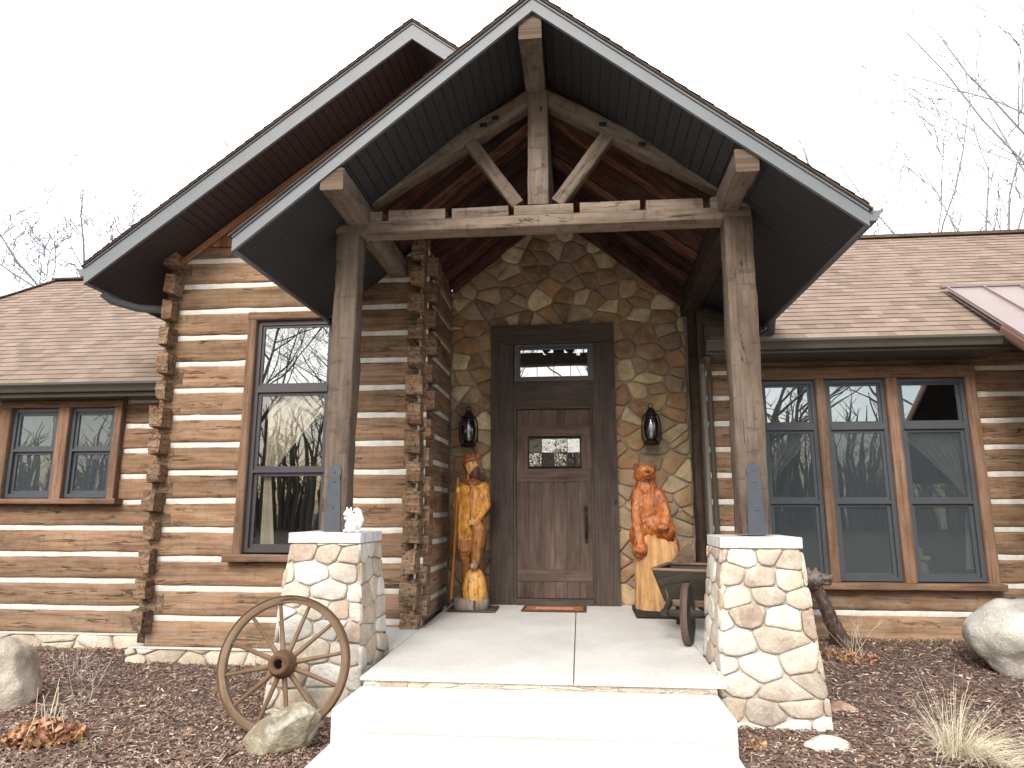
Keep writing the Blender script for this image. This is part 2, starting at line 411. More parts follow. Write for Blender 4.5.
def boulder(name,label,loc,dims,col,seed,flat=.3,detail=5,sx=1.0):
    import bmesh
    bm=bmesh.new();bmesh.ops.create_icosphere(bm,subdivisions=detail,radius=1)
    rr=random.Random(seed);planes=[]
    for _ in range(11):
        v=Vector((rr.gauss(0,1),rr.gauss(0,1),rr.gauss(0,1))).normalized();planes.append((v,rr.uniform(.72,.95)))
    for v in bm.verts:
        p=v.co.copy()
        for n,d in planes:
            t=p.dot(n)
            if t>d: p-=n*(t-d)*.85
        p*=1+.10*nz(p.x*1.5+seed,p.y*1.5,p.z*1.5)+.035*nz(p.x*5,p.y*5+seed,p.z*5)+.012*nz(p.x*16,p.y*16,p.z*16+seed)
        v.co=Vector((p.x*dims[0],p.y*dims[1],p.z*dims[2]))
    me=bpy.data.meshes.new(name);bm.to_mesh(me);bm.free()
    ca=me.color_attributes.new('col','FLOAT_COLOR','POINT');cc=[]
    for v in me.vertices:
        k=.85+.5*nz(v.co.x*4,v.co.y*4,v.co.z*4+seed)
        cc.extend((col[0]*k,col[1]*k,col[2]*(k*.97+.02),1))
    ca.data.foreach_set('color',cc)
    for p in me.polygons:p.use_smooth=True
    me.materials.append(M['rock'])
    o=bpy.data.objects.new(name,me);COL.objects.link(o);o.location=loc
    return tag(o,label,'rock' if dims[0]<.3 else 'boulder')

# ------------------------------------------------------------------ voronoi stone facing
def clip(poly,n,d):
    out=[];L=len(poly)
    for i in range(L):
        a=poly[i];b=poly[(i+1)%L]
        da=a[0]*n[0]+a[1]*n[1]-d;db=b[0]*n[0]+b[1]*n[1]-d
        if da<=0: out.append(a)
        if (da<0<db) or (db<0<da):
            t=da/(da-db);out.append((a[0]+(b[0]-a[0])*t,a[1]+(b[1]-a[1])*t))
    return out
def voronoi(outline,size,ax,seed,jit=.42):
    rr=random.Random(seed)
    xs=[p[0] for p in outline];ys=[p[1] for p in outline]
    w=size*ax;h=size;seeds=[]
    j=0;y=min(ys)-h
    while y<max(ys)+h:
        x=min(xs)-w+(w/2 if j%2 else 0)
        while x<max(xs)+w:
            if rr.random()>.07: seeds.append((x+rr.uniform(-jit,jit)*w,y+rr.uniform(-jit,jit)*h))
            x+=w
        y+=h;j+=1
    cells=[]
    for i,s in enumerate(seeds):
        poly=[tuple(p) for p in outline]
        S=(s[0]/ax,s[1]);nb=sorted(((q[0]/ax-S[0])**2+(q[1]-S[1])**2,q) for k,q in enumerate(seeds) if k!=i)[:14]
        for d2,q in nb:
            # bisector in scaled space
            nx=(q[0]/ax-S[0]);ny=q[1]-S[1]
            dd=((q[0]/ax)**2+q[1]**2-S[0]**2-S[1]**2)/2
            poly=clip(poly,(nx/ax,ny),dd)
            if len(poly)<3: break
        if len(poly)>=3: cells.append(poly)
    return cells
def area(p): return abs(sum(p[i][0]*p[(i+1)%len(p)][1]-p[(i+1)%len(p)][0]*p[i][1] for i in range(len(p))))/2
def stones(mb,outline,size,ax,seed,mapf,palette,gap=.010,th=.035,hole=None,jit=.42):
    """mapf(u,v,h)->xyz"""
    rr=random.Random(seed+1)
    for poly in voronoi(outline,size,ax,seed,jit):
        A=area(poly)
        if A<.0012: continue
        cx=sum(p[0] for p in poly)/len(poly);cy=sum(p[1] for p in poly)/len(poly)
        if hole and hole[0]<cx<hole[1] and hole[2]<cy<hole[3]: continue
        # remove tiny edges
        q=[]
        for p in poly:
            if not q or math.hypot(p[0]-q[-1][0],p[1]-q[-1][1])>.02: q.append(p)
        if len(q)>2 and math.hypot(q[0][0]-q[-1][0],q[0][1]-q[-1][1])<.02: q.pop()
        if len(q)<3: continue
        r=[]
        for p in q:
            L=math.hypot(p[0]-cx,p[1]-cy);k=max(.3,1-gap*1.25/max(L,.01));r.append((cx+(p[0]-cx)*k,cy+(p[1]-cy)*k))
        # split edges with jitter
        s=[]
        for i in range(len(r)):
            a=r[i];b=r[(i+1)%len(r)];L=math.hypot(b[0]-a[0],b[1]-a[1]);s.append(a)
            nn=max(1,int(L/.07))
            for k in range(1,nn):
                t=k/nn;j=rr.uniform(-.004,.003);dx=(b[0]-a[0])/L;dy=(b[1]-a[1])/L
                s.append((a[0]+(b[0]-a[0])*t-dy*j,a[1]+(b[1]-a[1])*t+dx*j))
        for _ in range(1):
            c=[]
            for i in range(len(s)):
                a=s[i];b=s[(i+1)%len(s)]
                c.append((a[0]*.82+b[0]*.18,a[1]*.82+b[1]*.18));c.append((a[0]*.22+b[0]*.78,a[1]*.22+b[1]*.78))
            s=c
        T=th*rr.uniform(.65,1.35)
        col=rr.choice(palette);k=rr.uniform(.85,1.15);col=tuple(min(.9,c*k) for c in col)
        tx=rr.uniform(-.25,.25);ty=rr.uniform(-.25,.25)
        rings=[]
        for f,hh in ((1.0,-.004),(.995,T*.55),(.955,T*.9),(.80,T*1.03),(.4,T*1.1),(.02,T*1.12)):
            ring=[]
            for p in s:
                x=cx+(p[0]-cx)*f;y=cy+(p[1]-cy)*f
                e=0
                if hh>0: e=.007*nz(x*9+seed,y*9,1.3)+.004*nz(x*25,y*25,seed)+ (tx*(x-cx)+ty*(y-cy))*.12
                ring.append(mapf(x,y,hh+e))
            rings.append(ring)
        mb.grid(rings,[[(p[0],p[1]) for p in s]]*len(rings),col,True,closed=True)

# ------------------------------------------------------------------ world, light, camera
w=bpy.data.worlds.new('World');scn.world=w;w.use_nodes=True
nt=w.node_tree;bg=nt.nodes['Background']
sky=N(nt,'ShaderNodeTexSky');sky.sky_type='NISHITA';sky.sun_disc=False
SUN_EL=R(36);SUN_AZ=R(192)   # azimuth measured clockwise from +Y
sky.sun_elevation=SUN_EL;sky.sun_rotation=SUN_AZ;sky.air_density=1.0;sky.dust_density=2.5
tc=N(nt,'ShaderNodeTexCoord')
mp=N(nt,'ShaderNodeMapping');mp.inputs['Scale'].default_value=(1.6,1.6,3.2);mp.inputs['Location'].default_value=(.3,.1,.2);lk(nt,tc.outputs['Generated'],mp.inputs[0])
cl=noi(nt,mp.outputs[0],1.7,6,.6,.3)
sx=N(nt,'ShaderNodeSeparateXYZ');lk(nt,tc.outputs['Generated'],sx.inputs[0])
# thin overcast towards +Y (behind the house), broken cloud on the other side
yy=N(nt,'ShaderNodeMath',op='MULTIPLY_ADD');lk(nt,sx.outputs['Y'],yy.inputs[0]);yy.inputs[1].default_value=.35;lk(nt,cl,yy.inputs[2])
cf=ramp(nt,yy.outputs[0],[(.24,.0),(.46,1.0)])
CLOUD=11.5
cc=mix(nt,'MIX',cf,sky.outputs[0],(CLOUD,CLOUD*1.01,CLOUD*1.03))
lk(nt,cc,bg.inputs['Color']);bg.inputs['Strength'].default_value=.105
sl=bpy.data.lights.new('sun','SUN');sl.energy=1.5;sl.angle=R(24);sl.color=(1,.965,.91)
so=bpy.data.objects.new('sun',sl);COL.objects.link(so)
dv=Vector((math.sin(SUN_AZ)*math.cos(SUN_EL),math.cos(SUN_AZ)*math.cos(SUN_EL),math.sin(SUN_EL)))
so.rotation_euler=(-dv).to_track_quat('-Z','Y').to_euler();so.location=(0,-5,12)
vs=scn.view_settings;vs.view_transform='Standard';vs.look='None';vs.exposure=1.15;vs.gamma=1;vs.use_curve_mapping=False
cam=bpy.data.cameras.new('camera');cam.sensor_width=36;cam.lens=36*682/1024;cam.clip_end=800;cam.clip_start=.05
co=bpy.data.objects.new('camera',cam);COL.objects.link(co);co.location=(0,0,1.15)
co.rotation_euler=(R(90+10.46),0,R(5.6));scn.camera=co
scn.render.resolution_x=1024;scn.render.resolution_y=768
try:
    scn.cycles.max_bounces=8;scn.cycles.transparent_max_bounces=12
except Exception: pass

# ------------------------------------------------------------------ ground
def smooth(t): t=max(0,min(1,t));return t*t*(3-2*t)
def gz(x,y):
    z=-.385-.02*smooth((y-5)/2)
    z+=.165*smooth((x-1.2)/1.2)*smooth((y-5.3)/2.7)
    return z
mb=MB()
mb.face([(-250,-250,-.52),(250,-250,-.52),(250,250,-.52),(-250,250,-.52)])
struct(obj('lawn',mb,M['grass']))
mb=MB();rows=[];uv=[]
ys=[1.0+i*.06 for i in range(int(7.6/.06)+1)]
xs=[-9+i*.09 for i in range(int(18/.09)+1)]
for y in ys:
    rows.append([(x,y,gz(x,y)+.018*fb(x*3,y*3,0)+.008*nz(x*17,y*17,2) ) for x in xs]);uv.append([(x,y) for x in xs])
mb.grid(rows,uv,(1,1,1),True);struct(obj('mulch_bed',mb,M['mulch']))
# loose bark chips
def chips():
    n=85000
    r=np.random.default_rng(3)
    y=4.0+(r.random(n)**1.35)*4.35;x=(r.random(n)*2-1)*(y*.88+.3)-.25
    keep=~((x>-1.62)&(x<1.0)&(y<8.9)|((x>-2.4)&(x<1.8)&(y>5.5)&(y<8.9)))
    x=x[keep];y=y[keep];n=len(x)
    z=np.array([gz(a,b)+.018*fb(a*3,b*3,0)+.008*nz(a*17,b*17,2) for a,b in zip(x,y)])+.004
    L=r.uniform(.007,.032,n);W=r.uniform(.003,.0075,n);a=r.random(n)*2*np.pi;t=r.normal(0,.32,n);ti=r.normal(0,.5,n)
    ca,sa=np.cos(a),np.sin(a)
    ux=np.stack([ca*np.cos(t),sa*np.cos(t),np.sin(t)],1);vx=np.stack([-sa*np.cos(ti),ca*np.cos(ti),np.sin(ti)],1)
    wz=np.cross(ux,vx)
    c=np.stack([x,y,z+r.random(n)*.012],1)
    V=[]
    for (i,j,k) in ((-1,-1,0),(1,-.6,0),(1,.7,0),(-1,1,0),(-.2,0,1)):
        V.append(c+ux*(L*i)[:,None]+vx*(W*j)[:,None]+wz*(W*.8*k)[:,None])
    V=np.stack(V,1).reshape(-1,3)
    F=[];base=np.arange(n)*5
    F=np.stack([np.stack([base,base+1,base+4],1),np.stack([base+1,base+2,base+4],1),np.stack([base+2,base+3,base+4],1),np.stack([base+3,base,base+4],1)],1).reshape(-1,3)
    me=bpy.data.meshes.new('bark_chips');me.vertices.add(len(V));me.vertices.foreach_set('co',V.ravel())
    me.loops.add(len(F)*3);me.loops.foreach_set('vertex_index',F.ravel().astype(np.int32))
    me.polygons.add(len(F));me.polygons.foreach_set('loop_start',np.arange(len(F),dtype=np.int32)*3)
    me.update(calc_edges=True);me.validate()
    pal=np.array([(.12,.073,.055),(.19,.12,.09),(.26,.175,.135),(.145,.085,.066),(.34,.255,.20),(.46,.38,.31),(.075,.05,.04),(.23,.155,.125)])
    pc=pal[r.choice(8,n,p=[.2,.22,.17,.15,.10,.04,.06,.06])]*r.uniform(.9,1.5,(n,1))*np.array([1.0,1.03,1.0])
    col=np.ones((n,5,4));col[:,:,:3]=pc[:,None,:]
    at=me.color_attributes.new('col','FLOAT_COLOR','POINT');at.data.foreach_set('color',col.ravel())
    me.materials.append(M['chip']);o=bpy.data.objects.new('bark_chips',me);COL.objects.link(o);stuff(o)
    tag(o,'brown shredded bark mulch covering the planting beds','mulch')
chips()

# ------------------------------------------------------------------ porch slab, step, walk
def pz(y): return -.045*(8.76-y)/3.6
def slabbox(mb,x0,x1,y0,y1,zt,zb,col=(1,1,1)):
    f=zt if callable(zt) else (lambda y:zt)
    e=.012
    mb.face([(x0,y0,f(y0)),(x1,y0,f(y0)),(x1,y1,f(y1)),(x0,y1,f(y1))],None,col)
    mb.face([(x0,y0,zb),(x1,y0,zb),(x1,y0-e*0,f(y0)),(x0,y0,f(y0))],None,col)
    mb.face([(x0,y1,zb),(x0,y0,zb),(x0,y0,f(y0)),(x0,y1,f(y1))],None,col)
    mb.face([(x1,y0,zb),(x1,y1,zb),(x1,y1,f(y1)),(x1,y0,f(y0))],None,col)
mb=MB()
slabbox(mb,-1.615,-.072,5.14,8.8,pz,-.068);slabbox(mb,-.062,.985,5.14,8.8,pz,-.068)
slabbox(mb,-2.42,-1.621,6.14,7.12,pz,-.5);slabbox(mb,.991,1.6,6.14,8.8,pz,-.5)
mb.box(-1.7,1.4,7.1,8.85,-.5,-.08)
mb.box(-.078,-.056,5.16,8.7,-.06,-.052,(.3,.3,.3))
struct(obj('porch_floor',mb,M['conc']))
mb=MB();slabbox(mb,-1.60,.93,5.175,5.3,-.06,-.5)
pal_p=[(.62,.53,.42),(.55,.42,.31),(.72,.69,.63),(.60,.47,.36),(.68,.6,.5)]
stones(mb,[(-1.6,-.13),(.93,-.13),(.93,-.066),(-1.6,-.066)],.05,4,5,lambda u,v,h:(u,5.168-h,v),pal_p,.004,.004)
struct(obj('porch_floor_edge',mb,M['pstone']))
mb=MB();slabbox(mb,-1.61,.925,4.55,5.155,-.112,-.5);struct(obj('step',mb,M['conc']))
mb=MB();slabbox(mb,-1.53,.875,1.3,4.515,-.24,-.55);slabbox(mb,-1.53,.875,-2.1,1.29,-.24,-.55);slabbox(mb,-1.53,.875,-6,-2.11,-.24,-.55);struct(obj('walkway',mb,M['conc']))

# ------------------------------------------------------------------ THE HOUSE
house=thing('log_house','log house of square hewn logs with white chinking, dark plank door and brown shingle roofs','house',(0,7.1,-.4))
def hp(name,mb,m,label=None,parent=None):
    o=obj(name,mb,M[m] if isinstance(m,str) else m,parent or house,label)
    if parent is None: o.matrix_parent_inverse=Matrix.Translation(house.location).inverted()
    return o
CH=[.03+.3035*k for k in range(0,14)]   # chinking centre heights
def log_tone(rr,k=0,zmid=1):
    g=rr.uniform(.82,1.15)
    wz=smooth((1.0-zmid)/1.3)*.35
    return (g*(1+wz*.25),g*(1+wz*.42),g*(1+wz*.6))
def log_face(mb,x0,x1,z0,z1,Y,rr,dep=.05,frame='x'):
    """one hewn log face, front at Y (frame x) or at X=Y (frame y, facing +x)"""
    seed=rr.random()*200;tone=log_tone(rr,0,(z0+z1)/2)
    L=x1-x0
    if L<.03: return
    n=max(2,int(L/.07)+1);K=[0,.05,.2,.4,.6,.8,.95,1]
    rows=[];uv=[]
    def P(x,d,z): return (x,Y+d,z) if frame=='x' else (Y-d,x,z)
    for i in range(n):
        x=x0+L*i/(n-1);r=[];u=[]
        zt=z1+.010*nz(x*2.1+seed,3,0)+.004*nz(x*9+seed,1,0);zb=z0+.010*nz(x*2.1+seed,8,5)+.004*nz(x*9+seed,7,5)
        r.append(P(x,dep,zb));u.append((x+seed,-.05+seed*.7))
        for t in K:
            z=zb+(zt-zb)*t
            d=-.0+ (.014 if t in (0,1) else 0)+.010*nz(x*1.3+seed,z*5,seed)+.006*nz(x*7+seed,z*16,2)
            r.append(P(x,d,z));u.append((x+seed,(zt-zb)*t+seed*.7))
        r.append(P(x,dep,zt));u.append((x+seed,.3+seed*.7))
        rows.append(r);uv.append(u)
    if frame=='x': rows=[list(r) for r in rows]
    # orientation: make normals outward
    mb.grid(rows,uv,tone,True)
    for r in (rows[0],rows[-1]): mb.face(r if r is rows[-1] else r[::-1],[(seed+.1*q[2],seed+q[0]+q[1]) for q in r],tuple(c*.9 for c in tone))
def log_wall(name,x0,x1,Y,zlo,zhi,openings,seed,frame='x',shift=0,label=None,ext=None):
    rr=random.Random(seed);mb=MB();ck=MB()
    bounds=[]
    zs=[c+shift for c in CH if zlo+.08<c+shift<zhi-.05]
    edges=[zlo]+zs+[zhi];hh=.029
    for i in range(len(edges)-1):
        a=edges[i]+(hh if i>0 else 0);b=edges[i+1]-(hh if i<len(edges)-2 else 0)
        segs=[(x0,x1)]
        for (ox0,ox1,oz0,oz1) in openings:
            if b>oz0+.05 and a<oz1-.05:
                ns=[]
                for s in segs:
                    if ox1<=s[0] or ox0>=s[1]: ns.append(s);continue
                    if ox0>s[0]: ns.append((s[0],ox0))
                    if ox1<s[1]: ns.append((ox1,s[1]))
                segs=ns
        for s in segs:
            L=s[1]-s[0]
            if L>1.6 and rr.random()<.45:
                t=s[0]+L*rr.uniform(.3,.7);log_face(mb,s[0],t-.002,a,b,Y,rr,.05,frame);log_face(mb,t+.002,s[1],a,b,Y,rr,.05,frame)
            else: log_face(mb,s[0],s[1],a,b,Y,rr,.05,frame)
    o=hp(name,mb,'log',label)
    # chinking strips, slightly irregular, recessed
    for z in zs:
        segs=[(x0,x1)]
        for (ox0,ox1,oz0,oz1) in openings:
            if z>oz0 and z<oz1:
                ns=[]
                for s in segs:
                    if ox1<=s[0] or ox0>=s[1]: ns.append(s);continue
                    if ox0>s[0]: ns.append((s[0],ox0))
                    if ox1<s[1]: ns.append((ox1,s[1]))
                segs=ns
        for s in segs:
            n=max(2,int((s[1]-s[0])/.06)+1);rows=[];uv=[]
            for i in range(n):
                x=s[0]+(s[1]-s[0])*i/(n-1)
                d=.016+.004*nz(x*8,z,seed);r=[]
                for q,dd in ((-.06,.010),(-.01,-.001),(.02,.0),(.06,.012)):
                    r.append((x,Y+d+dd,z+q) if frame=='x' else (Y-d-dd,x,z+q))
                rows.append(r);uv.append([(x,p[2]) for p in r])
            ck.grid(rows,uv,(1,1,1),True)
    c=obj('chinking',ck,M['chink'],o)
    return o
# left bay facade
BY=7.1
bay=log_wall('log_wall',-4.56,-1.62,BY,-.255,4.135,[(-3.64,-2.53,.60,3.32)],11,label='front wall of the tall gabled bay')
# alcove side wall (faces +x)
log_wall('log_wall',7.0,8.72,-1.67,-.02,4.36,[],12,'y',.15,label='short side wall between bay and stone entry')
# bay left side wall (faces -x)
mb=MB()
rr=random.Random(5)
for i in range(15):
    z0=-.255+i*.3035
    mb.box(-4.6,-4.5,7.12,8.2,z0+.03,z0+.28,log_tone(rr,0,z0),rr.random()*50,rr.random()*9,1)
mb.box(-4.58,-4.5,7.12,8.2,-.3,4.2,(.9,.9,.9))
hp('log_wall',mb,'log','outer side wall of the bay')
# left wing & right wing
LY=7.75
log_wall('log_wall',-12.5,-4.6,LY,-.248,2.80,[(-7.09,-5.49,1.26,2.47)],13,label='wall of the low left wing')
RY=8.2
log_wall('log_wall',1.53,9.0,RY,-.30,2.96,[(2.0,4.52,.29,2.80)],14,label='wall of the right wing')
# corner log ends (dovetailed crossing logs)
def log_ends(x0,x1,Yf,zs,seed,facing_side):
    rr=random.Random(seed);mb=MB()
    for z in zs:
        t=log_tone(rr,0,z);pr=rr.uniform(.10,.19)
        a=x0+rr.uniform(-.015,.015);b=x1+rr.uniform(-.015,.015);h=rr.uniform(.105,.125)
        # tapered block: skewed like a half dovetail
        n=5;rows=[];uv=[];se=rr.random()*50
        sk=rr.uniform(-.02,.03)
        prof=[(a,z-h),(b,z-h-sk),(b+.0,z),(b,z+h*.8),(a,z+h),(a-.006,z)]
        for i in range(n):
            y=Yf+.12-(pr+.12)*i/(n-1)
            f=1-.06*(i==n-1)
            row=[]
            for (px,pzz) in prof:
                cx=(a+b)/2
                row.append((cx+(px-cx)*f+.016*nz(px*9,y*9,pzz*9+se),y+.045*nz(px*14,pzz*14,se)*(i==n-1),z+(pzz-z)*f+.008*nz(px*9+5,y*9,pzz*9+se)))
            rows.append(row);uv.append([(y+se,q*.09) for q in range(len(prof))])
        mb.grid(rows,uv,t,False,closed=True)
        mb.face(rows[-1],[(p[0]*.4+se,p[2]*1.5) for p in rows[-1]],tuple(min(1.6,c*1.12) for c in t))
    for z0,z1 in zip([zs[0]-.3]+zs[:-1],zs):
        # ends of the facade logs between, running past the corner
        zm=(z0+z1)/2;t=log_tone(rr,0,zm);pr=rr.uniform(.04,.1)
        if facing_side<0: beam(mb,(x0-.01+rr.uniform(-.03,.0),Yf+.1,zm),(x1+.1,Yf+.1,zm),.2,.2,col=t,seed=rr.random()*90)
        else: beam(mb,(x0-.05,Yf+.1,zm),(x1+rr.uniform(.06,.13),Yf+.1,zm),.2,.2,col=t,seed=rr.random()*90)
    return mb
zs=[c for c in CH if c<4.1]
hp('corner_log_ends',log_ends(-4.63,-4.50,BY,zs,21,-1),'logend','stacked hewn log ends at the outer bay corner')
hp('corner_log_ends',log_ends(-1.80,-1.64,BY,zs,22,1),'logend','stacked hewn log ends beside the entry')
# foundations
pal_f=[(.60,.54,.44),(.66,.6,.5),(.55,.47,.36),(.70,.67,.60)]
mb=MB();bk=MB()
stones(mb,[(-4.74,-.62),(-1.9,-.62),(-1.9,-.262),(-4.74,-.262)],.22,1.7,31,lambda u,v,h:(u,7.075-h,v),pal_f,.008,.03)
stones(mb,[(-12.5,-.62),(-4.7,-.62),(-4.7,-.255),(-12.5,-.255)],.22,1.7,32,lambda u,v,h:(u,7.725-h,v),pal_f,.008,.03)
f=hp('foundation',mb,'pstone','pale stone foundation under the logs')
bk.box(-4.72,-1.7,7.075,7.3,-.7,-.258);bk.box(-12.5,-4.7,7.725,7.9,-.7,-.25);bk.box(1.55,9,8.24,8.4,-.7,-.29)
obj('mortar',bk,M['pmortar'],f)
mb=MB();mb.box(-4.66,-2.0,7.03,7.09,-.262,-.249);mb.box(-12.5,-4.7,7.68,7.74,-.255,-.242)
hp('foundation_flashing',mb,'chink')
# backing boxes behind the logs (so nothing shows through)
mb=MB()
mb.box(-4.5,-3.6,7.15,7.2,-.25,4.1);mb.box(-2.6,-1.72,7.15,7.2,-.25,4.1);mb.box(-3.6,-2.6,7.15,7.2,-.25,.66);mb.box(-3.6,-2.6,7.15,7.2,3.27,4.1)
mb.box(-12.5,-7.0,7.8,7.85,-.25,2.8);mb.box(-5.56,-4.6,7.8,7.85,-.25,2.8);mb.box(-7.0,-5.56,7.8,7.85,-.25,1.28);mb.box(-7.,-5.56,7.8,7.85,2.42,2.8)
mb.box(1.55,2.1,8.25,8.3,-.3,2.95);mb.box(4.45,9,8.25,8.3,-.3,2.95);mb.box(2.1,4.45,8.25,8.3,-.3,.34);mb.box(2.1,4.45,8.25,8.3,2.68,2.95)
mb.box(-1.78,-1.73,7.2,8.8,-.2,4.4)
# rooms
mb.box(-4.5,-1.75,9.6,9.7,-.2,4.2);mb.box(-4.55,-4.5,7.2,9.7,-.2,4.2);mb.box(-1.78,-1.75,8.8,9.7,-.2,4.2);mb.box(-4.55,-1.75,7.2,9.7,-.05,.0);mb.box(-4.55,-1.75,7.2,9.7,4.15,4.2)
mb.box(-9.5,-4.6,10.4,10.5,-.2,2.8);mb.box(-9.55,-9.5,7.8,10.5,-.2,2.8);mb.box(-4.66,-4.62,7.9,10.5,-.2,2.8);mb.box(-9.5,-4.6,7.85,10.5,-.05,0);mb.box(-9.5,-4.6,7.85,10.5,2.7,2.8)
mb.box(1.55,7.5,11.4,11.5,-.2,2.95);mb.box(1.5,1.55,8.3,11.5,-.2,2.95);mb.box(7.5,7.55,8.3,11.5,-.2,2.95);mb.box(1.55,7.5,8.3,11.5,-.05,0);mb.box(1.55,7.5,8.3,11.5,2.85,2.95)
hp('room_wall',mb,'room')

# ---- windows
def window(x0,x1,z0,z1,Y,splits,seed,label=None,fm='dframe',top_bright=False):
    """outer frame box, horizontal splits list of z (heavy or light)"""
    mb=MB();fw=.045
    mb.box(x0,x0+fw,Y,Y+.09,z0,z1);mb.box(x1-fw,x1,Y,Y+.09,z0,z1)
    mb.box(x0+fw,x1-fw,Y+.002,Y+.088,z1-fw,z1);mb.box(x0+fw,x1-fw,Y+.002,Y+.088,z0,z0+fw)
    for (z,h,d) in splits: mb.box(x0+fw,x1-fw,Y-d,Y+.07,z-h/2,z+h/2)
    o=hp('window',mb,fm,label)
    zz=[z0+fw]+[s[0] for s in sorted(splits)]+[z1-fw]
    ss=sorted(splits)
    for i in range(len(zz)-1):
        a=zz[i]+(ss[i-1][1]/2 if i>0 else 0);b=zz[i+1]-(ss[i][1]/2 if i<len(ss) else 0)
        sash=MB();d=.035 if i==0 else .02;sw=.038 if i<len(zz)-2 or len(splits)==1 else .028
        yy=Y+d
        sash.box(x0+fw,x0+fw+sw,yy,yy+.03,a,b);sash.box(x1-fw-sw,x1-fw,yy,yy+.03,a,b)
        sash.box(x0+fw+sw,x1-fw-sw,yy+.001,yy+.029,a,a+sw);sash.box(x0+fw+sw,x1-fw-sw,yy+.001,yy+.029,b-sw,b)
        obj('sash',sash,M[fm],o)
        g=MB();gx0=x0+fw+sw-.004;gx1=x1-fw-sw+.004
        g.box(gx0,gx1,yy+.014,yy+.017,a+sw-.004,b-sw+.004)
        top=(i==len(zz)-2) and len(splits)>1
        obj('pane',g,M['glass'] if top else (M['glass_mid'] if top_bright else M['glass_low']),o)
    return o
def wb(mb,p0,p1,w,h,rr,k=1):
    vert=abs(p1[2]-p0[2])>abs(p1[0]-p0[0])
    beam(mb,p0,p1,w if vert else h,h if vert else w,up=(0,1,0) if vert else (0,0,1),col=tuple(k*c for c in (rr.uniform(.9,1.12),)*3),rough=.002,bev=.006,step=.15,seed=rr.random()*90)
rr=random.Random(44)
# bay window
window(-3.545,-2.665,.71,3.225,7.08,[(2.455,.075,.012),(1.56,.03,.0)],1,'tall dark window in the bay, three panes high',top_bright=True)
mb=MB();wb(mb,(-3.595,7.09,.66),(-3.595,7.09,3.32),.095,.13,rr);wb(mb,(-2.60,7.09,.66),(-2.60,7.09,3.32),.12,.13,rr)
wb(mb,(-3.645,7.085,3.275),(-2.54,7.085,3.275),.085,.13,rr)
hp('window_casing',mb,'casing')
mb=MB();wb(mb,(-3.72,7.06,.655),(-2.5,7.06,.655),.075,.17,rr);hp('window_sill',mb,'casing')
# left pair
lab=['left of the two small windows','right of the two small windows']
for i,(a,b) in enumerate(((-6.935,-6.315),(-6.165,-5.58))):
    window(a,b,1.295,2.375,7.72,[(1.865,.03,.0)],i,lab[i],'dframe2')
mb=MB()
for x,ww in ((-7.01,.14),(-6.24,.145),(-5.535,.09)): wb(mb,(x,7.73,1.28),(x,7.73,2.38),ww,.13,rr)
wb(mb,(-7.09,7.735,2.425),(-5.49,7.735,2.425),.085,.14,rr);hp('window_casing',mb,'casing')
mb=MB();wb(mb,(-7.15,7.70,1.25),(-5.43,7.70,1.25),.065,.17,rr);hp('window_sill',mb,'casing')
# right trio
for i,(a,b) in enumerate(((2.13,2.755),(2.86,3.535),(3.665,4.405))):
    window(a,b,.375,2.645,8.17,[(2.095,.07,.012),(1.235,.035,.0)],i,['leftmost of the three tall windows, partly behind the post','middle window of the tall three','rightmost of the three tall windows'][i],'dframe2')
mb=MB()
for x,ww in ((2.075,.10),(2.807,.10),(3.60,.125),(4.463,.11)): wb(mb,(x,8.18,.36),(x,8.18,2.65),ww,.13,rr)
wb(mb,(2.0,8.185,2.722),(4.52,8.185,2.722),.14,.14,rr);hp('window_casing',mb,'casing')
mb=MB();wb(mb,(1.98,8.15,.325),(4.55,8.15,.325),.07,.18,rr);hp('window_sill',mb,'casing')

# ---- stone entry wall
APX=-.32;RT=5.33;SL=.822;SR=.803
def roofz(x): return RT-(SL*(APX-x) if x<APX else SR*(x-APX))
def cz(x): return roofz(x)-.075
pal_w=[(.38,.245,.145),(.31,.185,.105),(.43,.31,.19),(.24,.16,.11),(.52,.42,.28),(.34,.225,.14),(.38,.225,.12),(.64,.54,.37),(.29,.215,.16),(.36,.285,.20)]
mb=MB()
out=[(-1.68,-.03),(1.40,-.03),(1.40,cz(1.4)+.02),(APX,cz(APX)+.02),(-1.68,cz(-1.68)+.02)]
stones(mb,out,.195,1.3,77,lambda u,v,h:(u,8.80-h,v),pal_w,.0058,.034,(-1.0,.36,.0,3.4),.50)
sw=hp('stone_wall',mb,'stone','brown and tan field stone wall around the door')
mm=MB();mm.face([(x,8.795,z) for x,z in out],None);mm.box(-1.7,1.55,8.82,8.9,-.1,4.0);obj('mortar',mm,M['mortar'],sw)
# door surround
DY=8.70
mb=MB();rr=random.Random(9)
def plank(mb,x0,x1,z0,z1,y0,y1,vert=True,k=1.0,g=.0):
    a=2 if vert else 0
    c=k*rr.uniform(.88,1.14);mb.box(x0,x1,y0,y1,z0,z1,(c,c,c),rr.random()*30,rr.random()*30,a)
plank(mb,-1.13,-.835,.0,3.29,DY,8.80);plank(mb,.185,.475,.0,3.29,DY,8.80)
plank(mb,-1.132,.477,3.292,3.55,DY-.012,8.80,False)
plank(mb,-.833,.183,2.47,2.80,DY+.012,8.80,False)
plank(mb,-.833,-.80,.0,2.47,DY+.02,8.80);plank(mb,.15,.183,.0,2.47,DY+.02,8.80);plank(mb,-.80,.15,.0,.075,DY-.01,8.80,False)
plank(mb,-.80,.15,2.435,2.469,DY+.02,8.80,False)
hp('door_surround',mb,'door')
d=MB();DX0,DX1=-.798,.148
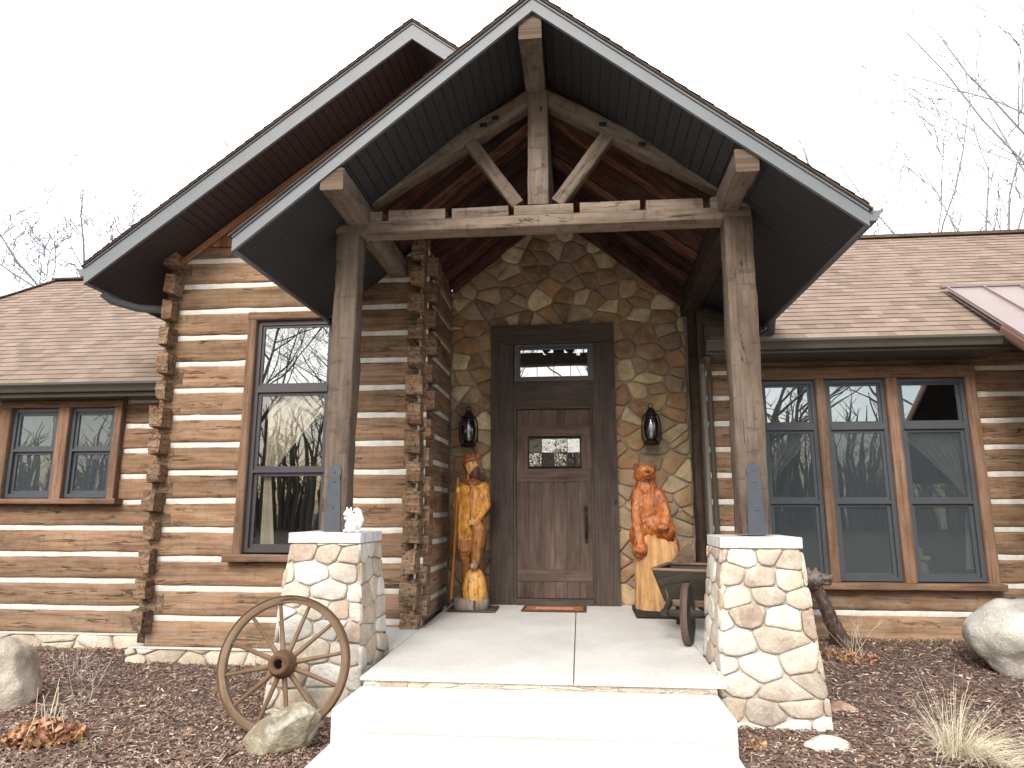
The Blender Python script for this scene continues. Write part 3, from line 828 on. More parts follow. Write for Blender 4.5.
# v-groove planks + rails around a small lite
n=6;wd=(DX1-DX0)/n
for i in range(n):
    a=DX0+i*wd
    plank(d,a+.003,a+wd-.003,.08,1.62,DY+.062,8.79);plank(d,a+.003,a+wd-.003,2.14,2.43,DY+.062,8.79)
plank(d,DX0,DX1,1.50,1.665,DY+.052,DY+.07,False,1.05);plank(d,DX0,DX1,2.085,2.22,DY+.052,DY+.07,False,1.05)
plank(d,DX0,DX1,.28,.42,DY+.052,DY+.07,False,1.05);
plank(d,DX0,-.655,1.667,2.083,DY+.05,DY+.075,True,1);plank(d,.03,DX1,1.667,2.083,DY+.05,DY+.075,True,1)
d.box(-.655,.03,8.785,8.79,1.6,2.15,(.4,.4,.4))
door=hp('door',d,'doorp','brown plank door with a small leaded glass lite')
g=MB();rr=random.Random(12)
for i in range(4):
    for j in range(2):
        xa=-.64+.655*i/4;xb=-.64+.655*(i+1)/4;za=1.70+.175*j;zb=za+.175;ax=rr.uniform(-.05,.05)*(xb-xa);az=rr.uniform(-.22,.12)*(zb-za)*.5;n_=7
        rows=[[(xa+(xb-xa)*a/n_,DY+.068+ax*(a/n_-.5)+az*(b/n_-.5)+.0016*nz(a*1.3+i*9,b*1.3+j*7,2),za+(zb-za)*b/n_) for a in range(n_+1)] for b in range(n_+1)]
        g.grid(rows,[[(0,0)]*(n_+1)]*(n_+1),(1,1,1),True)
obj('pane',g,M['glass'],door)
# leaded cames
g=MB()
for i in range(1,4): x=-.64+.655*i/4+(.02 if i==2 else 0);g.box(x-.004,x+.004,DY+.061,DY+.072,1.70,2.05)
g.box(-.64,.015,DY+.060,DY+.071,1.866,1.874)
for (a,b) in ((-.645,-.635),(.010,.02)): g.box(a,b,DY+.056,DY+.073,1.69,2.06)
g.box(-.645,.02,DY+.057,DY+.072,1.69,1.70);g.box(-.645,.02,DY+.057,DY+.072,2.05,2.06)
obj('lead_came',g,M['iron'],door)
h=MB();
h.box(.052,.092,DY+.03,DY+.053,.76,1.21);tube(h,[(.072,DY+.03,1.06),(.072,DY-.012,1.04),(.072,DY-.02,.93),(.072,DY-.012,.82),(.072,DY+.03,.80)],.009,8)
lathe(h,[(.0,DY+.0),(.016,DY+.0),(.018,DY+.03)],.072,0,14,axis='y',cz=1.165)
obj('handle',h,M['iron'],door)
# transom
t=MB()
t.box(-.815,.20,DY-.004,DY+.06,2.795,2.83);t.box(-.815,.20,DY-.004,DY+.06,3.25,3.285);t.box(-.815,-.775,DY-.003,DY+.06,2.83,3.25);t.box(.16,.20,DY-.003,DY+.06,2.83,3.25)
t.box(-.775,.16,DY+.02,DY+.05,2.83,2.86);t.box(-.775,.16,DY+.02,DY+.05,3.22,3.25);t.box(-.775,-.745,DY+.021,DY+.05,2.86,3.22);t.box(.13,.16,DY+.021,DY+.05,2.86,3.22)
t.box(-.80,.18,8.782,8.79,2.8,3.28,(.15,.15,.15))
tr=hp('transom_window',t,'dframe','narrow transom window over the door')
g=MB();g.box(-.746,.131,DY+.036,DY+.039,2.859,3.221);obj('pane',g,M['glass'],tr)
g=MB()
for i in range(1,4): x=-.745+.875*i/4;g.box(x-.004,x+.004,DY+.031,DY+.041,2.86,3.22)
obj('lead_came',g,M['iron'],tr)
# doorbell
g=MB();g.box(.43,.455,DY-.012,DY,1.21,1.28);hp('doorbell',g,'iron')

# ---- gable shakes above bay logs
mb=MB();rr=random.Random(3)
def bigz(x): return 6.155-.765*abs(x+1.715)
z=4.14
while z<6.15:
    xl=-1.715-(6.155-z)/.765;xr=min(-.9,-1.715+(6.155-z)/.765)
    x=max(-4.55,xl-.1)
    while x<xr:
        ww=rr.uniform(.09,.2);zt=min(z+.27,bigz(x+ww/2)+.0)
        if zt>z+.03 and (x+ww<-1.75 or z>roofz(x+ww)-.05):
            k=rr.uniform(.65,1.3);y0=BY+.03
            u=rr.random()*20
            mb.face([(x+.003,y0-.03,z),(x+ww-.003,y0-.03+rr.uniform(-.004,.004),z+rr.uniform(-.006,.006)),(x+ww-.003,y0-.008,zt),(x+.003,y0-.008,zt)],[(u,.0),(u,ww),(u+.25,ww),(u+.25,0)],(k,k,k))
            mb.face([(x+.003,y0,z),(x+ww-.003,y0,z),(x+ww-.003,y0-.03,z),(x+.003,y0-.03,z)],[(u,.0),(u,ww),(u+.03,ww),(u+.03,0)],(k,k,k))
        x+=ww
    z+=.19
sh=hp('gable_shakes',mb,'shake','orange brown cedar shakes in the bay gable')
mb=MB();mb.face([(-4.62,BY+.035,4.1),(-1.74,BY+.035,4.1),(-1.74,BY+.035,roofz(-1.74)-.02),(-.46,BY+.035,roofz(-.46)-.02),(-1.715,BY+.035,6.13)]);obj('sheathing',mb,M['dark'],sh)
mb=MB();beam(mb,(-4.62,BY-.02,bigz(-4.62)-.05),(-1.715,BY-.02,bigz(-1.715)-.05),.03,.075,col=(1.2,1.1,1.0),rough=.001);hp('rake_trim',mb,'shake')

# ---- roofs
def shingle_plane(mb,org,eu,ev,U,V,u0=0,th=.009,row=.125,ragged=False,seed=1):
    """courses along eu (horizontal), rising along ev"""
    rr=random.Random(seed)
    eu=Vector(eu).normalized();ev=Vector(ev).normalized();n=eu.cross(ev);org=Vector(org)
    if n.z<0: n=-n
    k=0;v=0
    while v<V:
        v1=min(v+row,V)
        # tabs
        u=0
        while u<U:
            du=min(rr.uniform(.10,.34),U-u);t=th*rr.choice((.7,.85,1.0))
            a=org+eu*u+ev*v;b=org+eu*(u+du)+ev*v;c=org+eu*(u+du)+ev*v1;d=org+eu*u+ev*v1
            uvs=[(u,v+.01),(u+du,v+.01),(u+du,v1-.01),(u,v1-.01)]
            g=rr.uniform(.95,1.05)
            mb.face([a+n*t,b+n*t,c+n*.001,d+n*.001],uvs,(g,g,g))
            mb.face([a,b,b+n*t,a+n*t],uvs,(.4,.4,.4))
            u+=du
        v=v1;k+=1
M['shingle'].node_tree  # attribute multiply
def add_attr_mul(m):
    nt=m.node_tree;b=nt.nodes['Principled BSDF'];src=b.inputs['Base Color'].links[0].from_socket
    lk(nt,mix(nt,'MULTIPLY',1.0,src,attr(nt)),b.inputs['Base Color'])
add_attr_mul(M['shingle'])
PI=.77
# right wing roof: eave Y 7.58 Z 2.97 ; ridge Y 10.55
sl=Vector((0,1,.79)).normalized()
def deck(mb,pts,th=.03,col=(.5,.5,.5)):
    pts=[Vector(p) for p in pts];n=(pts[1]-pts[0]).cross(pts[-1]-pts[0]).normalized()
    if n.z<0:n=-n
    dn=[p-n*th for p in pts];mb.face(pts,None,col);mb.face(dn[::-1],None,col)
    for i in range(len(pts)):
        j=(i+1)%len(pts);mb.face([pts[i],dn[i],dn[j],pts[j]],None,col)
YR=10.5;ZR=3.02+.79*(YR-7.62)
mb=MB();V=(Vector((0,YR,ZR))-Vector((0,7.62,3.02))).length
shingle_plane(mb,(1.5,7.62,3.02),(1,0,0),(0,1,.79),9.5,V,seed=4)
deck(mb,[(1.5,7.62,3.015),(11,7.62,3.015),(11,YR,ZR-.005),(1.5,YR,ZR-.005)])
deck(mb,[(-.3,YR,ZR-.005),(11,YR,ZR-.005),(11,YR+3.5,ZR-2.7),(-.3,YR+3.5,ZR-2.7)])
hp('roof',mb,'shingle','brown shingle roof of the right wing')
mb=MB();mb.box(2.2,11,YR-.09,YR+.09,ZR-.02,ZR+.028,(.5,.5,.5));hp('ridge_cap',mb,'shingle')
# left wing hip roof
YL=10.5;ZL=2.63+.79*(YL-7.42)
mb=MB();V=(Vector((0,YL,ZL))-Vector((0,7.42,2.63))).length
rr=random.Random(2)
hipx=lambda t:-10.95+t*1.95   # hip line x at fraction t of slope
v=0;ev=Vector((0,1,.79)).normalized();nn=Vector((0,-.79,1)).normalized()
while v<V:
    v1=min(v+.125,V);u=hipx(v/V)
    while u<-4.5:
        du=min(rr.uniform(.10,.34),-4.5-u);th=.009*rr.choice((.7,.85,1.0));o=Vector((0,7.42,2.63))
        a=o+Vector((u,0,0))+ev*v;b=a+Vector((du,0,0));c=b+ev*(v1-v);d=a+ev*(v1-v);g=rr.uniform(.93,1.06)
        uvs=[(u,v+.01),(u+du,v+.01),(u+du,v1-.01),(u,v1-.01)]
        mb.face([a+nn*th,b+nn*th,c+nn*.001,d+nn*.001],uvs,(g,g,g));mb.face([a,b,b+nn*th,a+nn*th],uvs,(.4,.4,.4));u+=du
    v=v1
deck(mb,[(hipx(0),7.42,2.62),(-4.5,7.42,2.62),(-4.5,YL,ZL-.01),(hipx(1),YL,ZL-.01)])
deck(mb,[(hipx(0)-.8,7.42,2.615),(hipx(1),YL,ZL-.015),(hipx(0)-.8,YL+3.1,2.615)])
deck(mb,[(hipx(1),YL,ZL-.01),(-4.5,YL,ZL-.01),(-4.5,YL+3.1,2.6),(hipx(0),YL+3.1,2.6)])
hp('roof',mb,'shingle','brown shingle hip roof of the left wing')
mb=MB();beam(mb,(hipx(0),7.42,2.64),(hipx(1),YL,ZL+.01),.2,.03,col=(.75,.75,.75));beam(mb,(hipx(1),YL,ZL+.01),(-4.6,YL,ZL+.01),.2,.03,col=(.75,.75,.75));hp('ridge_cap',mb,'shingle')

# gable roof solids: porch & big bay; built as slab with top, soffit and fascia
def rake_roof(prefix,apx,zt,zs,xl,zl,xr,zr,y0,y1l,y1r,th,fas,label_f,label_s,sofmat,truss_y=None,inner=None,parent=None):
    """zt outer apex; each side: (x,ztop). fascia height fas measured vertically (soffit below)"""
    top=MB();sof=MB();fa=MB()
    for sgn,(xe,ze),y1,sd in ((-1,(xl,zl),y1l,1),(1,(xr,zr),y1r,2)):
        if xe is None: continue
        ap=Vector((apx,y0,zt));e=Vector((xe,y0,ze));L=(ap-e).length
        # shingles: horizontal direction is y, rising dir is e->ap
        shingle_plane(top,(xe,y0-.035,ze+.02),(0,1,0),(ap-e),y1-y0+.035,L,seed=sd+40,th=.010)
        n=(ap-e).normalized()
        deck(top,[(xe-sgn*-.03,y0-.03,ze+.012-abs(zt-ze)/abs(xe-apx)*.03),(xe-sgn*-.03,y1,ze+.012-abs(zt-ze)/abs(xe-apx)*.03),(apx,y1,zt+.012),(apx,y0-.03,zt+.012)],.014,(.35,.35,.35))
        # rake fascia: two-step board
        def band(a0,a1,ya,yb):
            pts=[]
            fa.face([(xe,ya,ze+a0),(apx,ya,zt+a0),(apx,ya,zt+a1),(xe,ya,ze+a1)][::(1 if sgn<0 else -1)])
            fa.face([(xe,ya,ze+a0),(xe,yb,ze+a0),(apx,yb,zt+a0),(apx,ya,zt+a0)])
            fa.face([(xe,ya,ze+a1),(xe,yb,ze+a1),(apx,yb,zt+a1),(apx,ya,zt+a1)])
            fa.face([(xe,ya,ze+a0),(xe,yb,ze+a0),(xe,yb,ze+a1),(xe,ya,ze+a1)])
        band(-fas,-.028,y0,y0+.03);band(-.027,.0,y0-.014,y0+.02)
        # eave fascia
        fa.box(min(xe,xe-sgn*.02),max(xe,xe-sgn*.02),y0+.03,y1,ze-fas,ze)
        # soffit: gable strip grooves along y, eave part grooves along slope
        def sp(xa,ya,xb,yb,along_y):
            def Z(x): return (zt-fas+.012)+(ze-zt)*abs(x-apx)/abs(xe-apx)
            pts=[(xa,ya,Z(xa)),(xb,ya,Z(xb)),(xb,yb,Z(xb)),(xa,yb,Z(xa))]
            k=math.hypot(1,(zt-ze)/(xe-apx))
            uv=[((p[0]*k,p[1]) if along_y else (p[1],p[0]*k)) for p in pts]
            sof.face(pts,uv)
        if inner:
            xi=inner[0] if sgn<0 else inner[1]
            sp(apx,y0+.03,xi,truss_y,True);sp(xi,y0+.03,xe-sgn*.02,y1,False)
        else:
            xi=xe-sgn*.9
            sp(apx,y0+.03,xi,y1,True);sp(xi,y0+.03,xe-sgn*.02,y1,False)
    par=parent
    def mk(nm,mb,mm,lb):
        if par is None: return hp(nm,mb,mm,lb)
        o=obj(nm,mb,M[mm],par,lb);o.matrix_parent_inverse=Matrix.Translation(par.location).inverted();return o
    mk('roof',top,'shingle',label_f);mk('rake_fascia',fa,'fascia','pale grey fascia boards');mk('soffit',sof,sofmat,label_s)
# big bay gable
rake_roof('bay',-1.715,6.355,0,-5.185,6.355-.765*3.47,-.33,6.355-.765*1.385,6.42,9.7,9.7,.02,.205,'steep front gable roof over the bay','dark plum grooved soffit','soffit2')

porch=thing('timber_porch','timber framed gable porch of weathered hewn posts and beams over the front door','porch',(-.3,5.6,0))
def pp(name,mb,m,label=None):
    o=obj(name,mb,M[m],porch,label);o.matrix_parent_inverse=Matrix.Translation(porch.location).inverted();return o
GY=4.95;TY=5.7
rake_roof('porch',APX,RT,0,-2.752,RT-SL*(2.752+APX),2.157,RT-SR*(2.157-APX),GY,7.12,9.6,.02,.14,'shingle gable roof of the porch','dark grooved soffit boards','soffit',TY+.1,(-2.02,1.48),porch)
# interior ceiling of red barn boards
mb=MB();rr=random.Random(8)
for sgn,xe in ((-1,-2.05),(1,1.62)):
    y=TY+.0
    while y<8.78:
        y1=min(y+rr.uniform(.16,.26),8.8);k=rr.choice((.4,.55,.7,.9,1.1,1.9));e=rr.uniform(0,.02)
        s=SL if sgn<0 else SR;q=math.hypot(1,s);o=rr.random()*40
        mb.face([(APX,y,cz(APX)-e),(xe,y,cz(xe)-e),(xe,y1-.006,cz(xe)-e),(APX,y1-.006,cz(APX)-e)],[(o,y),(o+abs(xe-APX)*q,y),(o+abs(xe-APX)*q,y1),(o,y1)],(k,k*rr.uniform(.85,1.1),k*.95))
        y=y1
    mb.face([(APX,TY,cz(APX)+.02),(xe,TY,cz(xe)+.02),(xe,8.8,cz(xe)+.02),(APX,8.8,cz(APX)+.02)],None,(.3,.3,.3))
pp('ceiling',mb,'ceil','dark red barn board ceiling')
# rafters over stone wall and mid rafters
for y,nm in ((8.62,0),):
    mb=MB();beam(mb,(APX,y,cz(APX)-.09),(-1.66,y,cz(-1.66)-.09),.14,.13);beam(mb,(APX,y,cz(APX)-.09),(1.42,y,cz(1.42)-.09),.14,.13);pp('rafter',mb,'ceil')
# ridge beam
mb=MB();beam(mb,(-.34,5.0,5.07),(-.34,8.75,5.05),.185,.22);pp('ridge_beam',mb,'timber')
mb=MB();beam(mb,(-.34,4.985,5.07),(-.34,4.9995,5.07),.188,.222,step=.05);pp('beam_end',mb,'timber_end','pale cut end of the ridge beam')
# plate beams
mb=MB();beam(mb,(-1.955,4.98,3.79),(-1.955,7.1,3.79),.19,.19);pp('plate_beam',mb,'timber')
mb=MB();beam(mb,(1.322,5.0,3.79),(1.322,6.0,3.79),.175,.185);beam(mb,(1.40,6.0,3.76),(1.44,8.7,3.74),.2,.26,col=(.28,.24,.22));pp('plate_beam',mb,'timber')
mb=MB();beam(mb,(-1.955,4.965,3.79),(-1.955,4.979,3.79),.192,.192,step=.05);pp('beam_end',mb,'timber_end')
mb=MB();beam(mb,(1.322,4.985,3.79),(1.322,4.9995,3.79),.178,.188,step=.05);pp('beam_end',mb,'timber_end')
# tie beam with mortise notches: lower solid + upper blocks
mb=MB()
x0,x1=-2.175,1.515;TYC=TY+.10
def tz(x): return 3.735+.0*x
nx=[(-1.755,-1.69),(-1.168,-1.105),(-.593,-.542),(-.012,.046),(.573,.627),(1.115,1.18)]
beam(mb,(x0,TYC,3.685),(x1,TYC,3.685),.20,.104,col=(1.3,1.28,1.25),rough=.0012,bev=.001)
prev=x0
for a,b in nx+[(x1,x1)]:
    k=random.Random(int(a*100)).uniform(1.25,1.4)
    beam(mb,(prev,TYC+.003,3.785+rnd.uniform(-.004,.004)),(a,TYC+.003,3.785+rnd.uniform(-.004,.004)),.20,.102,col=(k,k,k),rough=.0012,bev=.001)
    if b>a:
        beam(mb,(a,TYC+.05,3.765),(b,TYC+.05,3.765),.10,.06,col=(.6,.55,.5),rough=.001)
    prev=b
pp('tie_beam',mb,'timber','notched horizontal tie beam')
# principal rafters
def raf(xa,za,xb,zb,h,nm='truss_rafter'):
    mb=MB();beam(mb,(xa,TYC+.02,za),(xb,TYC+.02,zb),.15,h,up=(0,0,1));pp(nm,mb,'timber')
raf(-2.05,3.90,-.33,4.98,.15);raf(1.42,3.90,-.33,4.98,.15)
mb=MB();beam(mb,(-.323,TYC-.01,3.84),(-.323,TYC-.01,4.40),.185,.185,up=(0,1,0));beam(mb,(-.323,TYC-.006,4.404),(-.323,TYC-.006,4.965),.185,.185,up=(0,1,0))
kp=pp('king_post',mb,'timber')
for q_ in ((-.285,-.255,TYC-.106,TYC-.095,4.25,4.39),(-.30,-.285,TYC-.107,TYC-.095,4.75,4.79)):
    mb=MB();mb.box(*q_);obj('mortise',mb,M['iron'],kp)
mb=MB();beam(mb,(-.96,TYC,4.52),(-.51,TYC,3.87),.12,.125,up=(0,1,0));pp('brace',mb,'timber')
mb=MB();beam(mb,(.31,TYC,4.51),(-.155,TYC,3.87),.12,.125,up=(0,1,0));pp('brace',mb,'timber')
# mortise holes on rafters
for x in (-.83,-.72,.27,.62): 
    mb=MB()
    z=(3.90+(x+2.05)/(1.72)*1.08) if x<-.3 else (3.90+(1.42-x)/1.75*1.08)
    mb.box(x-.035,x+.035,TYC-.062,TYC-.05,z-.02,z+.02);pp('rafter_mortise',mb,'iron')
# posts
mb=MB();beam(mb,(-2.08,TYC,.975),(-2.06,TYC,3.64),.205,.205,up=(0,1,0),rough=.005,col=(.86,.83,.80));pl=pp('post',mb,'timber','weathered square post on the pier by the tall window')
mb=MB();beam(mb,(1.385,TYC,.96),(1.405,TYC,3.64),.235,.225,up=(0,1,0),rough=.006,col=(.86,.83,.80));pr_=pp('post',mb,'timber','cracked square post on the pier by the three windows')
def strap(parent,cx,z0,z1,y,nm='strap_plate'):
    mb=MB();pts=[];w0=.07
    prof=[(-w0,z0),(w0,z0),(.055,z1-.14),(.045,z1-.11),(.058,z1-.08)]
    for k in range(7):
        a=-.2+k*(math.pi+.4)/6;prof.append((.06*math.cos(a),z1-.06+.06*math.sin(a)))
    prof+=[(-.058,z1-.08),(-.045,z1-.11),(-.055,z1-.14)]
    f=[(cx+p[0],y,p[1]) for p in prof];b=[(cx+p[0],y+.008,p[1]) for p in prof]
    mb.face(f);n=len(f)
    for i in range(n): j=(i+1)%n;mb.face([f[i],b[i],b[j],f[j]])
    for z in (z1-.06,z0+.2,z0+.42): lathe(mb,[(.0,y-.006),(.009,y-.005),(.011,y)],cx,0,8,axis='y',cz=z)
    o=obj(nm,mb,M['plate'],parent)
strap(pl,-2.078,.97,1.53,TYC-.117);strap(pr_,1.392,.955,1.53,TYC-.127)
# rear post by the stone wall
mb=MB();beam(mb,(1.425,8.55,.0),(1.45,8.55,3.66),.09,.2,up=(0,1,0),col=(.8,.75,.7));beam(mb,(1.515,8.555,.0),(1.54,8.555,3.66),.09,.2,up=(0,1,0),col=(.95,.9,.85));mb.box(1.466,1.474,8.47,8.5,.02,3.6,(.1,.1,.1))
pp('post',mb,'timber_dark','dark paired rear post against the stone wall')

# ---- gutters
def kgutter(mb,p0,p1,out,s=1.0):
    """profile extruded from p0 to p1, 'out' = outward horizontal dir"""
    p0=Vector(p0);p1=Vector(p1);out=Vector(out).normalized()
    prof=[(0,0),(0,-.11),(.07,-.11),(.085,-.075),(.10,-.055),(.125,-.03),(.125,-.004),(.112,-.004),(.112,-.02),(.02,-.02)]
    rows=[[p+out*a*s+Vector((0,0,b*s)) for a,b in prof] for p in (p0,p1)]
    for i in range(len(prof)-1):
        mb.face([rows[0][i],rows[1][i],rows[1][i+1],rows[0][i+1]])
    mb.face(rows[0]);mb.face(rows[1][::-1])
mb=MB();kgutter(mb,(1.43,7.62,3.0),(4.70,7.62,3.0),(0,-1,0));mb.box(1.43,4.70,7.62,7.64,2.86,3.01);mb.box(1.45,4.68,7.63,8.2,2.87,2.885);
g=hp('gutter',mb,'gutter','dark gutter above the three tall windows')
mb=MB();kgutter(mb,(-12.3,7.44,2.63),(-4.80,7.44,2.63),(0,-1,0));mb.box(-12.3,-4.80,7.44,7.46,2.47,2.64);mb.box(-12.3,-4.75,7.45,7.78,2.47,2.485)
hp('gutter',mb,'gutter','dark gutter above the pair of small windows')
mb=MB();kgutter(mb,(2.157,4.96,3.345),(2.157,7.75,3.345),(1,0,0),.9);pp('gutter',mb,'fascia')
mb=MB();kgutter(mb,(-5.185,6.44,3.69),(-5.185,9.3,3.69),(-1,0,0),.9);hp('gutter',mb,'fascia')
mb=MB();tube(mb,[(1.47,7.68,2.86),(1.47,7.72,2.80),(1.54,8.05,2.72),(1.555,8.15,2.62),(1.555,8.15,.1)],.03,8);hp('downspout',mb,'gutter')
mb=MB();tube(mb,[(2.17,7.62,3.25),(2.17,7.68,3.12),(2.05,7.75,3.06)],.05,10);pp('downspout',mb,'gutter')
mb=MB();tube(mb,[(-5.20,6.75,3.50),(-5.12,6.8,3.43),(-4.95,7.0,3.40),(-4.66,7.25,3.44),(-4.6,7.3,3.3)],[.045]*5,10);hp('downspout',mb,'fascia')
# ---- standing seam metal roof at far right
MX0,MX1=4.53,10.5
def mz(y): return 3.85-.735*(8.56-y)
mb=MB()
for z_,rev in ((0,0),(-.05,1)):
    f=[(MX0,5.6,mz(5.6)+z_),(MX1,5.6,mz(5.6)+z_),(MX1,8.56,mz(8.56)+z_),(MX0,8.56,mz(8.56)+z_)];mb.face(f[::-1] if rev else f)
M_roof=hp('metal_roof',mb,'metalroof','pinkish bronze standing seam roof at the right edge')
for i in range(15):
    x=MX0+.012+i*.42;mb=MB();mb.face([(x,5.6,mz(5.6)),(x,8.56,mz(8.56)),(x,8.56,mz(8.56)+.035),(x,5.6,mz(5.6)+.035)]);mb.face([(x+.014,5.6,mz(5.6)),(x+.014,8.56,mz(8.56)),(x+.014,8.56,mz(8.56)+.035),(x+.014,5.6,mz(5.6)+.035)]);mb.face([(x,5.6,mz(5.6)+.035),(x+.014,5.6,mz(5.6)+.035),(x+.014,8.56,mz(8.56)+.035),(x,8.56,mz(8.56)+.035)],None,(.8,.8,.8))
    obj('seam',mb,M['metalroof'],M_roof)
mb=MB();mb.box(MX0-.03,MX1,8.54,8.60,mz(8.56),mz(8.56)+.03);obj('ridge_flashing',mb,M['metalroof'],M_roof)
mb=MB();beam(mb,(MX0-.012,7.55,mz(7.55)-.06),(MX0-.012,5.6,mz(5.6)-.06),.02,.12,rough=0,step=.6);beam(mb,(MX0,5.6,mz(5.6)-.07),(MX1,5.6,mz(5.6)-.07),.02,.13,rough=0,step=.6);obj('fascia',mb,M['copper'],M_roof)
mb=MB();mb.face([(MX0,7.6,mz(7.6)-.13),(MX1,7.6,mz(7.6)-.13),(MX1,5.62,mz(5.6)-.14),(MX0,5.62,mz(5.6)-.14)]);obj('soffit',mb,M['soffit'],M_roof)

# ------------------------------------------------------------------ stone piers
pal_pier=[(.52,.45,.37),(.48,.39,.30),(.56,.50,.42),(.68,.66,.62),(.50,.43,.37),(.46,.37,.30),(.60,.56,.50),(.44,.35,.28),(.64,.61,.56)]
def pier(cx,cy,top,label,seed,hw=.275,fl=.10):
    t=thing('stone_pier',label,'pillar',(cx,cy,-.4),'stone piers carrying the porch posts')
    H0=-.42;H1=top-.085
    mb=MB();bk=MB()
    def half(z): return hw+fl*max(0,(H1-z)/(H1-H0))**1.0
    for face in range(4):
        def mf(u,v,h,face=face):
            k=half(v);x=u*k/hw;d=k+h
            if face==0: return (cx+x,cy-d,v)
            if face==1: return (cx+d,cy+x,v)
            if face==2: return (cx-x,cy+d,v)
            return (cx-d,cy-x,v)
        stones(mb,[(-hw-.018,H0),(hw+.018,H0),(hw+.018,H1),(-hw-.018,H1)],.155,1.45,seed+face*7,mf,pal_pier,.0035,.024,None,.30)
    k0=half(H0)-.004;k1=half(H1)-.004
    for face in range(4):
        s=[(-1,-1),(1,-1),(1,1),(-1,1)];a=s[face];b=s[(face+1)%4]
        bk.face([(cx+a[0]*k0,cy+a[1]*k0,H0),(cx+b[0]*k0,cy+b[1]*k0,H0),(cx+b[0]*k1,cy+b[1]*k1,H1+.01),(cx+a[0]*k1,cy+a[1]*k1,H1+.01)])
    def ch(o): o.matrix_parent_inverse=Matrix.Translation(t.location).inverted();return o
    s=ch(obj('shaft',mb,M['pstone'],t));obj('mortar',bk,M['pmortar'],s)
    # rough split-edge cap
    c=MB();rr=random.Random(seed);h=.30
    n=10;ring=[]
    for i in range(4*n):
        f=i//n;u=-1+2*(i%n)/n
        x,y={0:(u,-1),1:(1,u),2:(-u,1),3:(-1,-u)}[f]
        e=rr.uniform(-.006,.006);ring.append((cx+x*(h+e),cy+y*(h+e)))
    rows=[[(x,y,top-.08) for x,y in ring]]
    rows.append([(x+.004*nz(x*30,y*30,3),y+.006*nz(x*30,y*30,7),top-.045) for x,y in ring])
    rows.append([(x,y,top-.004) for x,y in ring])
    rows.append([(cx+(x-cx)*.985,cy+(y-cy)*.985,top) for x,y in ring])
    c.grid(rows,[[(p[0],p[2]) for p in r] for r in rows],(1,1,1),False,closed=True)
    c.face(rows[-1]);c.face(rows[0][::-1])
    ch(obj('cap',c,M['capstone'],t))
    return t
pier(-2.055,5.76,.968,'flared stone pier behind the wagon wheel, squirrel statue on its cap',101)
pier(1.363,5.76,.945,'flared stone pier beside the wheelbarrow and the dark carved animal',152)

# ------------------------------------------------------------------ wall lanterns
def lantern(x,z,label):
    t=thing('wall_lantern',label,'lantern',(x,8.62,z),'lanterns beside the front door')
    Z=0
    g=MB();lathe(g,[(.045,-.20),(.082,-.16),(.092,-.06),(.088,.04),(.062,.10),(.055,.12)],0,0,20);obj('globe',g,M['lampglass'],t)
    b=MB();lathe(b,[(.0,-.262),(.085,-.258),(.10,-.24),(.10,-.225),(.078,-.215),(.075,-.195),(.05,-.19)],0,0,20);obj('base',b,M['iron'],t)
    c=MB();lathe(c,[(.052,.11),(.085,.115),(.088,.125),(.06,.145),(.058,.165),(.040,.175),(.035,.20),(.0,.205)],0,0,20);obj('cap',c,M['iron'],t)
    f=MB()
    for s in (-1,1):
        tube(f,[(s*.085,0,-.235),(s*.112,0,-.18),(s*.118,0,-.05),(s*.108,0,.06),(s*.085,0,.115),(s*.05,0,.14)],.009,7)
    for a in range(6):
        an=a*math.pi/3;tube(f,[(.094*math.cos(an),.094*math.sin(an),-.2),(.1*math.cos(an),.1*math.sin(an),-.06),(.07*math.cos(an),.07*math.sin(an),.1)],.003,5)
    obj('cage',f,M['iron'],t)
    r=MB();tube(r,[(.028*math.sin(a*.6),0,.235-.028*math.cos(a*.6)) for a in range(11)],.007,6);obj('ring',r,M['iron'],t)
    k=MB();k.box(-.05,.05,.12,.145,-.18,.1);tube(k,[(0,.13,-.02),(0,.09,.17),(0,.02,.19)],.010,6);obj('wall_bracket',k,M['iron'],t)
    u=MB();tube(u,[(0,0,-.19),(0,0,-.10)],.018,8);tube(u,[(0,0,-.10),(0,0,-.06),(.004,0,.0),(0,0,.03)],[.014,.026,.02,.004],10);obj('bulb',u,M['whitep'],t)
    return t
lantern(-1.405,2.20,'black carriage lantern above the carved man');lantern(.905,2.205,'black carriage lantern above the carved bear')

# ------------------------------------------------------------------ carved man
Yc=8.3
stt=thing('carved_man_statue','varnished wooden carving of a bearded man with a staff, foot on a mound','statue',(-1.295,Yc,0))
stt.scale=(.93,1,1)
O1=(.60,.27,.045);O2=(.68,.36,.09);DK=(.09,.035,.015);HT=(.30,.095,.03);PT=(.34,.15,.045);SK=(.62,.33,.12);BL=(.35,.25,.15)
B=[]
S=lambda c,r,col,e=None:B.append(('s',c,r,col) if e is None else ('s',c,r,col,e))
C=lambda a,b,r0,r1,col:B.append(('c',a,b,r0,r1,col))
# torso (coat), facing slightly to +x and to camera (-y)
S((-.0,0,1.20),(.165,.12,.30),O1);S((-.02,0,1.38),(.185,.11,.12),O1);S((-.035,.0,1.0),(.15,.12,.24),O1)
S((-.0,-.02,1.47),(.12,.10,.05),HT)
C((-.02,0,1.5),(-.015,-.01,1.62),.06,.055,SK)
